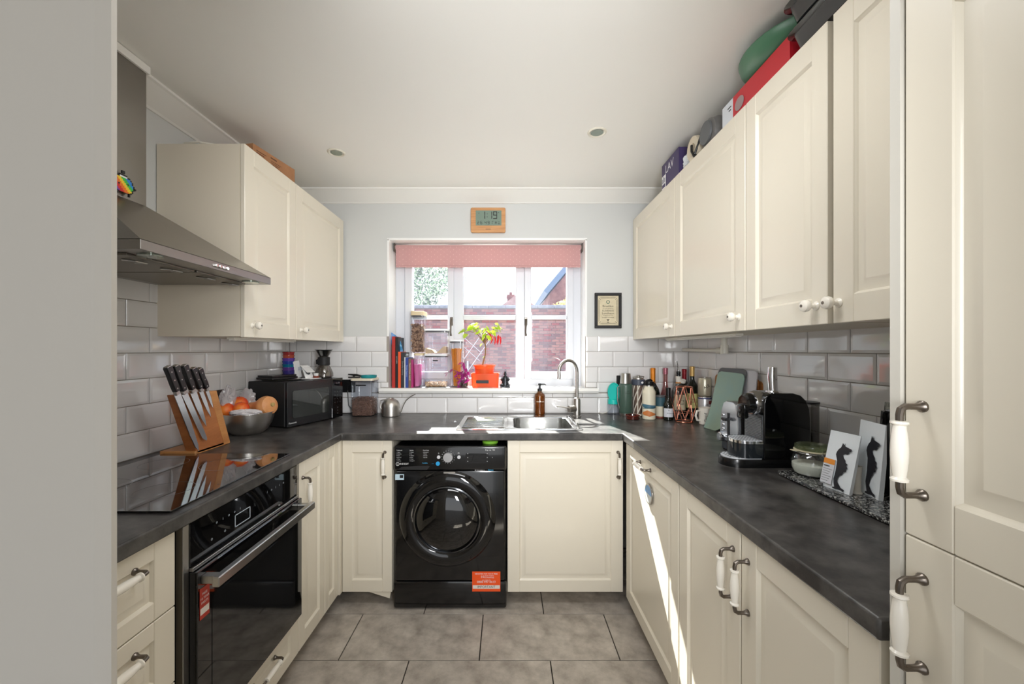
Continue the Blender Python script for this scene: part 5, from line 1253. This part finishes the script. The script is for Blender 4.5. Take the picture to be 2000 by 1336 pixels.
# toaster
t = thing('toaster', 'polished silver toaster half hidden behind the coffee machine', 'toaster', (.935, 1.745, WZ), -R90*0)
SV = mat('silver_paint', (190, 194, 200), .18, .85)
mb = MB(); mb.M = frame((0, 0, 0), (0, -1, 0), (0, 0, 1))      # x = -Y, y = Z, z=-X
prof = [(0, .045), (.004, .12), (.012, .17), (.030, .205), (.05, .214), (.105, .214), (.125, .205), (.138, .17), (.142, .12), (.142, .045)]
mb.loft([[(x, y, 0) for x, y in prof], [(x*.96+.003, y*.985, .012) for x, y in prof]], 0, True, True); e = mb.build('end_panel', SV, t, bev=.002)
mb = MB(); mb.M = frame((0, 0, 0), (0, -1, 0), (0, 0, 1)); mb.prism([(x*.99+.001, y*.99) for x, y in prof], -.215, -.0005); mb.build('shell', STEEL, t)
mb = MB(); mb.box(-.004, .215, -.142, 0, 0, .045, 0, .006); mb.build('base', mat('toaster_base', (50, 54, 60), .25), t)
MB().box(-.016, -.011, -.078, -.066, .060, .165, 0, .001).build('lever_slot', BLACK, t); MB().box(-.036, -.0165, -.090, -.055, .133, .145, 0, .003).build('lever', BLACK, t)
for z in (.150, .130, .110, .092):
    mb = MB(); mb.M = T(-.012, -.030, z) @ RY(-PI/2); mb.lathe([(.006, 0), (.006, .003), (.004, .005)], 12); mb.build('button', CHROME, t)
mb = MB(); mb.M = T(-.012, -.026, .058) @ RY(-PI/2); mb.lathe([(.020, 0), (.019, .014), (.016, .017)], 20); mb.build('browning_knob', CHROME, t)
# coffee machine: front faces -x
t = thing('coffee_machine', 'glossy black capsule coffee machine with chrome lever', 'coffee machine', (.80, 1.450, WZ))
mb = MB(); D_ = .118
mb.M = frame((0, D_, 0), (1, 0, 0), (0, 0, 1))    # x=X, y=Z, z=-Y
body = [(.128, .030), (.128, .235), (.133, .255), (.145, .266), (.16, .270), (.235, .270), (.262, .262), (.282, .243), (.293, .215), (.297, .18), (.297, .030)]
mb.prism(body, 0, D_); mb.build('body', BLACKG, t, bev=.004)
mb = MB(); mb.M = frame((0, D_+.001, 0), (1, 0, 0), (0, 0, 1))
foot = [(.30, 0), (.30, .0)]
mb = MB(); fp = [(.30, 0), (.30, D_), (.06, D_)]+[(.062-.062*math.sin(a*PI/12), D_/2+D_/2*math.cos(a*PI/12)) for a in range(1, 12)]+[(.06, 0)]
mb.loft([[(x, y, 0) for x, y in fp], [(x, y, .026) for x, y in fp], [(x*.99+.002, y*.97+.0015, .030) for x, y in fp]]); mb.build('foot', mat('black_semi', (14, 14, 15), .2), t)
def grid_tray(name, x0, z, r, parent):
    mb = MB(); pts = [(.125, .008), (.125, D_-.008), (.06, D_-.008)]+[(.062-(.062-x0)*math.sin(a*PI/12), D_/2+(D_/2-.008)*math.cos(a*PI/12)) for a in range(1, 12)]+[(.06, .008)]
    mb.loft([[(x, y, z) for x, y in pts], [(x, y, z+.0035) for x, y in pts]], 0); o = mb.build(name, mat('tray_grid', (225, 228, 232), .4, .2), parent, smooth=False)
    mb = MB()
    for i in range(9):
        for j in range(7):
            x, y = .022+i*.0115, .014+j*.015
            if (x-.062)**2*1+(y-D_/2)**2 > .050**2 and x < .062: continue
            mb.box(x-.0035, x+.0035, y-.0030, y+.0030, z+.0036, z+.0040)
    mb.build('grid_holes', BLACK, o, smooth=False); return o
grid_tray('drip_grid', .008, .0302, 0, t)
mb = MB(); pts = [(.128, .004), (.128, D_-.004), (.075, D_-.004)]+[(.077-.040*math.sin(a*PI/12), D_/2+(D_/2-.004)*math.cos(a*PI/12)) for a in range(1, 12)]+[(.075, .004)]
mb.loft([[(x, y, .034) for x, y in pts], [(x, y, .085) for x, y in pts]]); mb.build('capsule_bin', mat('bin_black', (30, 34, 38), .1, coat=.4), t)
mb = MB(); mb.loft([[(x, y, .086) for x, y in pts], [(x, y, .096) for x, y in pts]]); cs = mb.build('cup_support', CHROME, t)
mb = MB()
mb.loft([[(x*.96+.004, y*.93+.004, .0962) for x, y in pts], [(x*.96+.004, y*.93+.004, .0975) for x, y in pts]]); mb.build('cup_grid', mat('tray_grid', (205, 208, 212)), cs, smooth=False)
mb = MB()
for i in range(7):
    for j in range(7): mb.box(.048+i*.0115-.0035, .048+i*.0115+.0035, .014+j*.015-.003, .014+j*.015+.003, .0977, .0982)
mb.build('grid_holes', BLACK, cs, smooth=False)
mb = MB(); mb.box(.1265, .1285, .006, D_-.006, .098, .190)
for k in range(15): mb.box(.122, .1265, .008, D_-.008, .100+k*.0058, .1032+k*.0058)
mb.build('ribbed_front', mat('rib_silver', (120, 122, 124), .25, .8), t, smooth=False)
mb = MB(); mb.M = T(.135, D_/2, .228) @ RY(-PI/2); mb.lathe([(.046, -.01), (.046, .012), (.042, .020), (.038, .020)], 32); mb.build('head_ring', CHROME, t)
mb = MB(); mb.M = T(.118, D_/2, .228) @ RY(-PI/2); mb.lathe([(.038, 0), (.036, .026), (.028, .034)], 28); mb.M = Matrix(); mb.box(.070, .100, D_/2-.018, D_/2+.018, .170, .225, 0, .008, 2); mb.build('brew_head', BLACKG, t)
mb = MB(); mb.tube([(.200, D_/2, .262), (.198, D_/2, .285), (.196, D_/2, .33), (.197, D_/2, .362)], [.018, .016, .0165, .015], 18); mb.build('lever', CHROME, t)
mb = MB(); mb.M = T(.200, D_/2, .2705); mb.lathe([(.028, 0), (.026, .004), (.020, .006)], 24); mb.build('lever_base', CHROME, t)
mb = MB(); mb.M = T(.332, D_/2+.002, 0); mb.lathe([(.034, .005), (.0345, .225)], 32, 0, True, False); mb.build('water_tank', SMOKE, t)
mb = MB(); mb.M = T(.332, D_/2+.002, 0); mb.lathe([(.036, .226), (.037, .229), (.036, .233), (.030, .234)], 32); mb.build('tank_lid', BLACK, t)
mb = MB(); mb.M = T(.332, D_/2+.002, 0); mb.lathe([(.033, .02), (.033, .112), (.0, .113)], 28, 0, True, False); mb.build('water', SMOKE, t)
# granite board, jar, bags
t = thing('granite_board', 'speckled black granite worktop saver under the jar and coffee bags', 'board', (.925, .960, WZ))
GRM = mat('granite', (34, 34, 36), .14, c2=(170, 170, 166), nscale=150, coat=.2, lo=.50, hi=.60, detail=3)
mb = MB(); mb.prism(rrect(.285, .425, .018, 4, .1425, .2125), .003, .0125); mb.build('slab', GRM, t, bev=.002)
mb = MB()
for x in (.03, .255):
    for y in (.03, .395): mb.cyl(x, y, 0, .003, .008)
mb.build('foot', BLACK, t)
GZ = WZ+.013
t = thing('clip_top_jar', 'clip-top glass jar of white sugar on the granite board', 'jar', (1.016, 1.335, GZ))
JG = clear('jar_glass', (242, 246, 242), .12, .02)
MB().lathe([(.040, 0), (.052, .004), (.0595, .022), (.060, .045), (.054, .064), (.047, .072), (.0475, .078)], 40, 0, True, False).build('jar', JG, t)
MB().lathe([(.038, .003), (.050, .006), (.0575, .022), (.0575, .036), (.03, .041), (.0, .038)], 32, 0, True, False).build('sugar', mat('sugar', (238, 236, 230), .8), t)
MB().lathe([(.048, .0785), (.0535, .080), (.0535, .0825), (.048, .084)], 36).build('rubber_seal', mat('seal_cream', (206, 196, 168), .6), t)
MB().lathe([(.0495, .0845), (.051, .088), (.050, .098), (.045, .100), (.040, .094), (.0, .092)], 36, 0, True, False).build('lid', clear('lid_glass', (225, 232, 220), .14, .22, (190, 200, 170)), t)
mb = MB(); mb.tube([(.054*math.cos(a), .054*math.sin(a), .076) for a in [k*PI/12 for k in range(24)]], .0012, 6, closed=True)
mb.tube([(-.006, -.050, .074), (-.010, -.056, .088), (.004, -.053, .093), (.016, -.053, .076), (.004, -.056, .064), (-.006, -.05, .074)], .0011, 6); mb.tube([(.030, -.046, .094), (.036, -.044, .072)], .0012, 6); mb.build('wire_clip', CHROME, t)
mb = MB(); mb.box(-.070, -.048, -.01, .01, .080, .083, 0, .001); mb.build('seal_tab', mat('seal_cream', (206, 196, 168)), t)
WOLF = [(688,490),(700,515),(712,495),(706,525),(728,540),(772,568),(765,590),(742,588),(745,600),(722,612),(700,605),(678,610),(682,640),(698,670),(694,690),(714,705),(700,722),(712,745),(692,755),(694,778),(668,780),(650,805),(625,812),(604,835),(594,870),(602,900),(618,930),(650,952),(642,972),(612,952),(585,945),(560,940),(525,925),(535,915),(552,918),(548,880),(556,840),(572,800),(586,760),(600,705),(610,660),(606,620),(604,595),(616,570),(640,545),(662,535),(675,515)]
WOLF_UV = [(((x-385)*-560-(y-890)*170)/-189500, (305*(y-890)-110*(x-385))/-189500) for x, y in WOLF]
def pouch(label, BL, BR, TL, h, w, m, art=None, side=None, th=.03):
    BL, BR, TL = Vector(BL), Vector(BR), Vector(TL); u = (BR-BL).normalized()
    t = thing('coffee_bag', label, 'bag', BL, group='coffee bags on the granite board')
    M = frame((0, 0, 0), u, TL-BL); mb = MB(); mb.M = M
    def row(y, th_, wv=0, x0=0, x1=w):
        n = 8; f = [(x0+(x1-x0)*i/n, y, wv*math.sin(PI*i/n)) for i in range(n+1)]; bk = [(x0+(x1-x0)*i/n, y, -th_+0) for i in range(n, -1, -1)]
        return f+bk
    mb.loft([row(0, th, 0), row(h*.12, th, .002), row(h*.5, th*.9, .004), row(h*.8, th*.45, .003), row(h*.93, .003, 0), row(h, .002, 0)]); mb.build('pouch', m, t, ang=50)
    if art is not None:
        mb = MB(); mb.M = M
        f = mb.f([mb.v((a_*w*1.0+art, b_*h, .0050 if b_ > .12 else .0032)) for a_, b_ in WOLF_UV]); bmesh.ops.triangulate(mb.bm, faces=[f], ngon_method='EAR_CLIP')
        mb.build('wolf_print', mat('ink_black', (34, 34, 40), .5), t, smooth=False)
    return t, M
WB = mat('white_pouch', (236, 242, 246), .35)
t, M = pouch('white coffee bag with wolf print and orange label, at the front', (.964, 1.238, GZ), (.974, 1.150, GZ), (1.000, 1.245, GZ+.16), .172, .094, WB, 0.0, th=.010)
mb = MB(); mb.M = M; mb.box(.004, .040, .012, .086, .0045, .0068, 0); mb.box(.004, .040, .070, .0855, .0069, .0071, 1); mb.build('label', [mat('label_white', (220, 222, 228)), mat('label_orange', (240, 150, 50), .5)], t, smooth=False)
mb = MB(); mb.M = M; mb.box(.007, .026, .0615, .0650, .0070, .0073)
for k in range(6): mb.box(.007, .036-.004*(k % 3), .054-.007*k, .0550-.007*k, .0070, .0073)
mb.box(-.0, .012, .0, .008, .003, .0066); mb.build('label_print', mat('grey_ink', (90, 90, 90)), t, smooth=False)
t, M = pouch('taller white coffee bag with wolf print, right of the front bag', (1.040, 1.205, GZ), (1.022, 1.110, GZ), (1.058, 1.205, GZ+.2), .208, .102, WB, .006, th=.012)
t, M = pouch('matt black coffee bag at the back right on the granite board', (1.092, 1.195, GZ), (1.080, 1.045, GZ), (1.11, 1.195, GZ+.22), .235, .150, BLACKM, th=.07)
mb = MB(); mb.M = M; mb.box(.0, .150, .215, .262, -.012, -.008); mb.tube([(.02, .20, .004), (.03, .235, .012), (.075, .245, .016), (.11, .23, .012), (.125, .20, .004)], .006, 8); mb.build('folded_top', BLACKG, t)
mb = MB(); mb.M = M; mb.box(.002, .028, .222, .262, -.0078, -.0072); mb.build('silver_label', mat('camo', (150, 152, 140), .5, c2=(60, 60, 55), nscale=80), t, smooth=False)
t = thing('ceramic_pot', 'small white ceramic pot wedged between the two white coffee bags', 'pot', (1.012, 1.166, GZ))
MB().lathe([(.0145, 0), (.0125, .012), (.013, .05), (.0155, .078), (.014, .078), (.011, .05), (.0, .045)], 24, 0, True, False).build('pot', CERAM, t)
MB().lathe([(.0155, .0), (.0155, .002), (.0142, .005)], 24).build('foot_ring', CERAM, t)
tag(MB().tube([(.62, 2.69, .912), (.64, 2.675, .911), (.67, 2.69, .916), (.70, 2.70, .945), (.725, 2.703, 1.05)], .0028, 6).build('charging_cable', LM), 'white charging cable on the worktop behind the pet bottle', 'cable')

# ---- on top of the right cupboards
TOPZ = 2.2065
t = thing('purple_box', 'dark purple carton with white lettering on the right cupboards', 'box', (.866, 2.245, TOPZ), -R90)
MB().box(0, .22, 0, .16, 0, .150).build('carton', mat('aubergine', (62, 50, 92), .45), t, smooth=False)
mb = MB(); mb.text('LAV', .062, T(.105, -.001, .105) @ R90X); mb.box(.006, .055, -.0015, 0, .012, .085); mb.build('printing', PRINTW, t, smooth=False)
mb = MB()
for k in range(3): mb.box(.012+.014*k, .018+.014*k, -.0022, -.0016, .045, .07+.008*(k % 2))
mb.box(.010, .050, -.0022, -.0016, .020, .038); mb.build('crown_print', mat('aubergine', (62, 50, 92)), t, smooth=False)
crumple('white_packet', 'crumpled white plastic packet beside the purple carton', (.905, 1.975, TOPZ+.050), .032, .042, .046, mat('grey_white_film', (214, 218, 222), .35), 31, .2, cat='packet')
t = thing('grey_appliance', 'grey rounded appliance lying behind the white ring on the cupboards', 'appliance', (.930, 1.745, TOPZ+.068))
mb = MB(); mb.M = RY(-PI/2); mb.lathe([(.02, -.10), (.055, -.095), (.068, -.05), (.068, .03), (.060, .055), (.040, .066), (.01, .068)], 36); mb.build('body', mat('appliance_grey', (104, 102, 100), .35), t)
mb = MB(); mb.M = RY(-PI/2); mb.lathe([(.045, .062), (.05, .064), (.048, .071), (.02, .073)], 30); mb.build('end_cap', GREYP, t)
t = thing('hose_reel', 'cream plastic ring with black strap on the right cupboards', 'reel', (.875, 1.865, TOPZ+.062))
mb = MB(); mb.M = RY(-PI/2); mb.lathe([(.022, -.014), (.052, -.016), (.055, 0), (.052, .016), (.022, .014), (.019, 0), (.022, -.014)], 32, 0, False, False); mb.build('ring', mat('cream_plastic', (206, 194, 172), .4), t)
mb = MB(); mb.tube([(-.018, .0, .012), (-.022, -.01, -.02), (-.02, -.03, -.050), (0, -.05, -.058)], .006, 8); mb.tube([(-.02, -.035, -.045), (-.01, -.052, .0), (0, -.052, .03)], .005, 8); mb.build('strap', BLACK, t)
mb = MB(); mb.lathe([(.025, -.062), (.028, -.055), (.022, -.044)], 20); mb.build('foot', mat('cream_plastic', (206, 194, 172)), t)
t = thing('red_white_box', 'long flat carton, white at one end and red along the front', 'box', (.866, 1.615, TOPZ), -R90)
MB().box(0, .075, 0, .30, 0, .093).build('white_end', mat('carton_white', (206, 210, 216), .45), t, smooth=False)
MB().box(.0755, .385, 0, .30, 0, .093).build('red_sleeve', mat('carton_red', (190, 34, 46), .4), t, smooth=False)
mb = MB(); mb.box(.040, .064, -.001, 0, .066, .070); mb.box(.048, .062, -.001, 0, .054, .058); mb.build('printing', PRINTK, t, smooth=False)
mb = MB(); mb.M = T(.12, -.0012, .045) @ R90X; mb.lathe([(.024, 0), (.024, .001)], 24, sx=1.2); mb.build('round_motif', mat('motif', (150, 130, 130), .5), t, smooth=False)

t = thing('green_bowl', 'large sage green bowl lying on the red carton near the ceiling', 'bowl', (1.01, 1.375, TOPZ+.094))
GB = mat('sage_green', (72, 116, 88), .35)
MB().lathe([(.07, 0), (.135, .004), (.170, .020), (.185, .045), (.188, .060), (.183, .060), (.166, .024), (.130, .010), (.0, .008)], 48, 0, True, False).build('bowl', GB, t)
MB().lathe([(.183, .0595), (.186, .0625), (.189, .0595), (.186, .057)], 48, 0, False, False).build('rim', GB, t)
t = thing('roasting_tin', 'black enamel roasting tins stacked at the near end of the right cupboards', 'tin', (.845, 1.205, TOPZ+.0), -R90)
EN = mat('enamel', (14, 15, 20), .14, coat=.5)
def tin(mb, x0, x1, y0, y1, z0, z1):
    cx, cy, w, d = (x0+x1)/2, (y0+y1)/2, x1-x0, y1-y0
    R = lambda k, z: [(x, y, z) for x, y in rrect(w-k, d-k, .03, 4, cx, cy)]
    mb.loft([R(.05, z0), R(.035, z0+.004), R(.014, z1-.004), R(-.010, z1), R(-.010, z1+.003), R(.012, z1+.002), R(.040, z0+.010), R(.056, z0+.005)], 0, True, True)
mb = MB(); tin(mb, .0, .40, -.01, .30, 0, .055); mb.build('lower_tin', EN, t)
mb = MB(); tin(mb, .02, .40, -.035, .28, .060, .118); up = mb.build('upper_tin', EN, t)
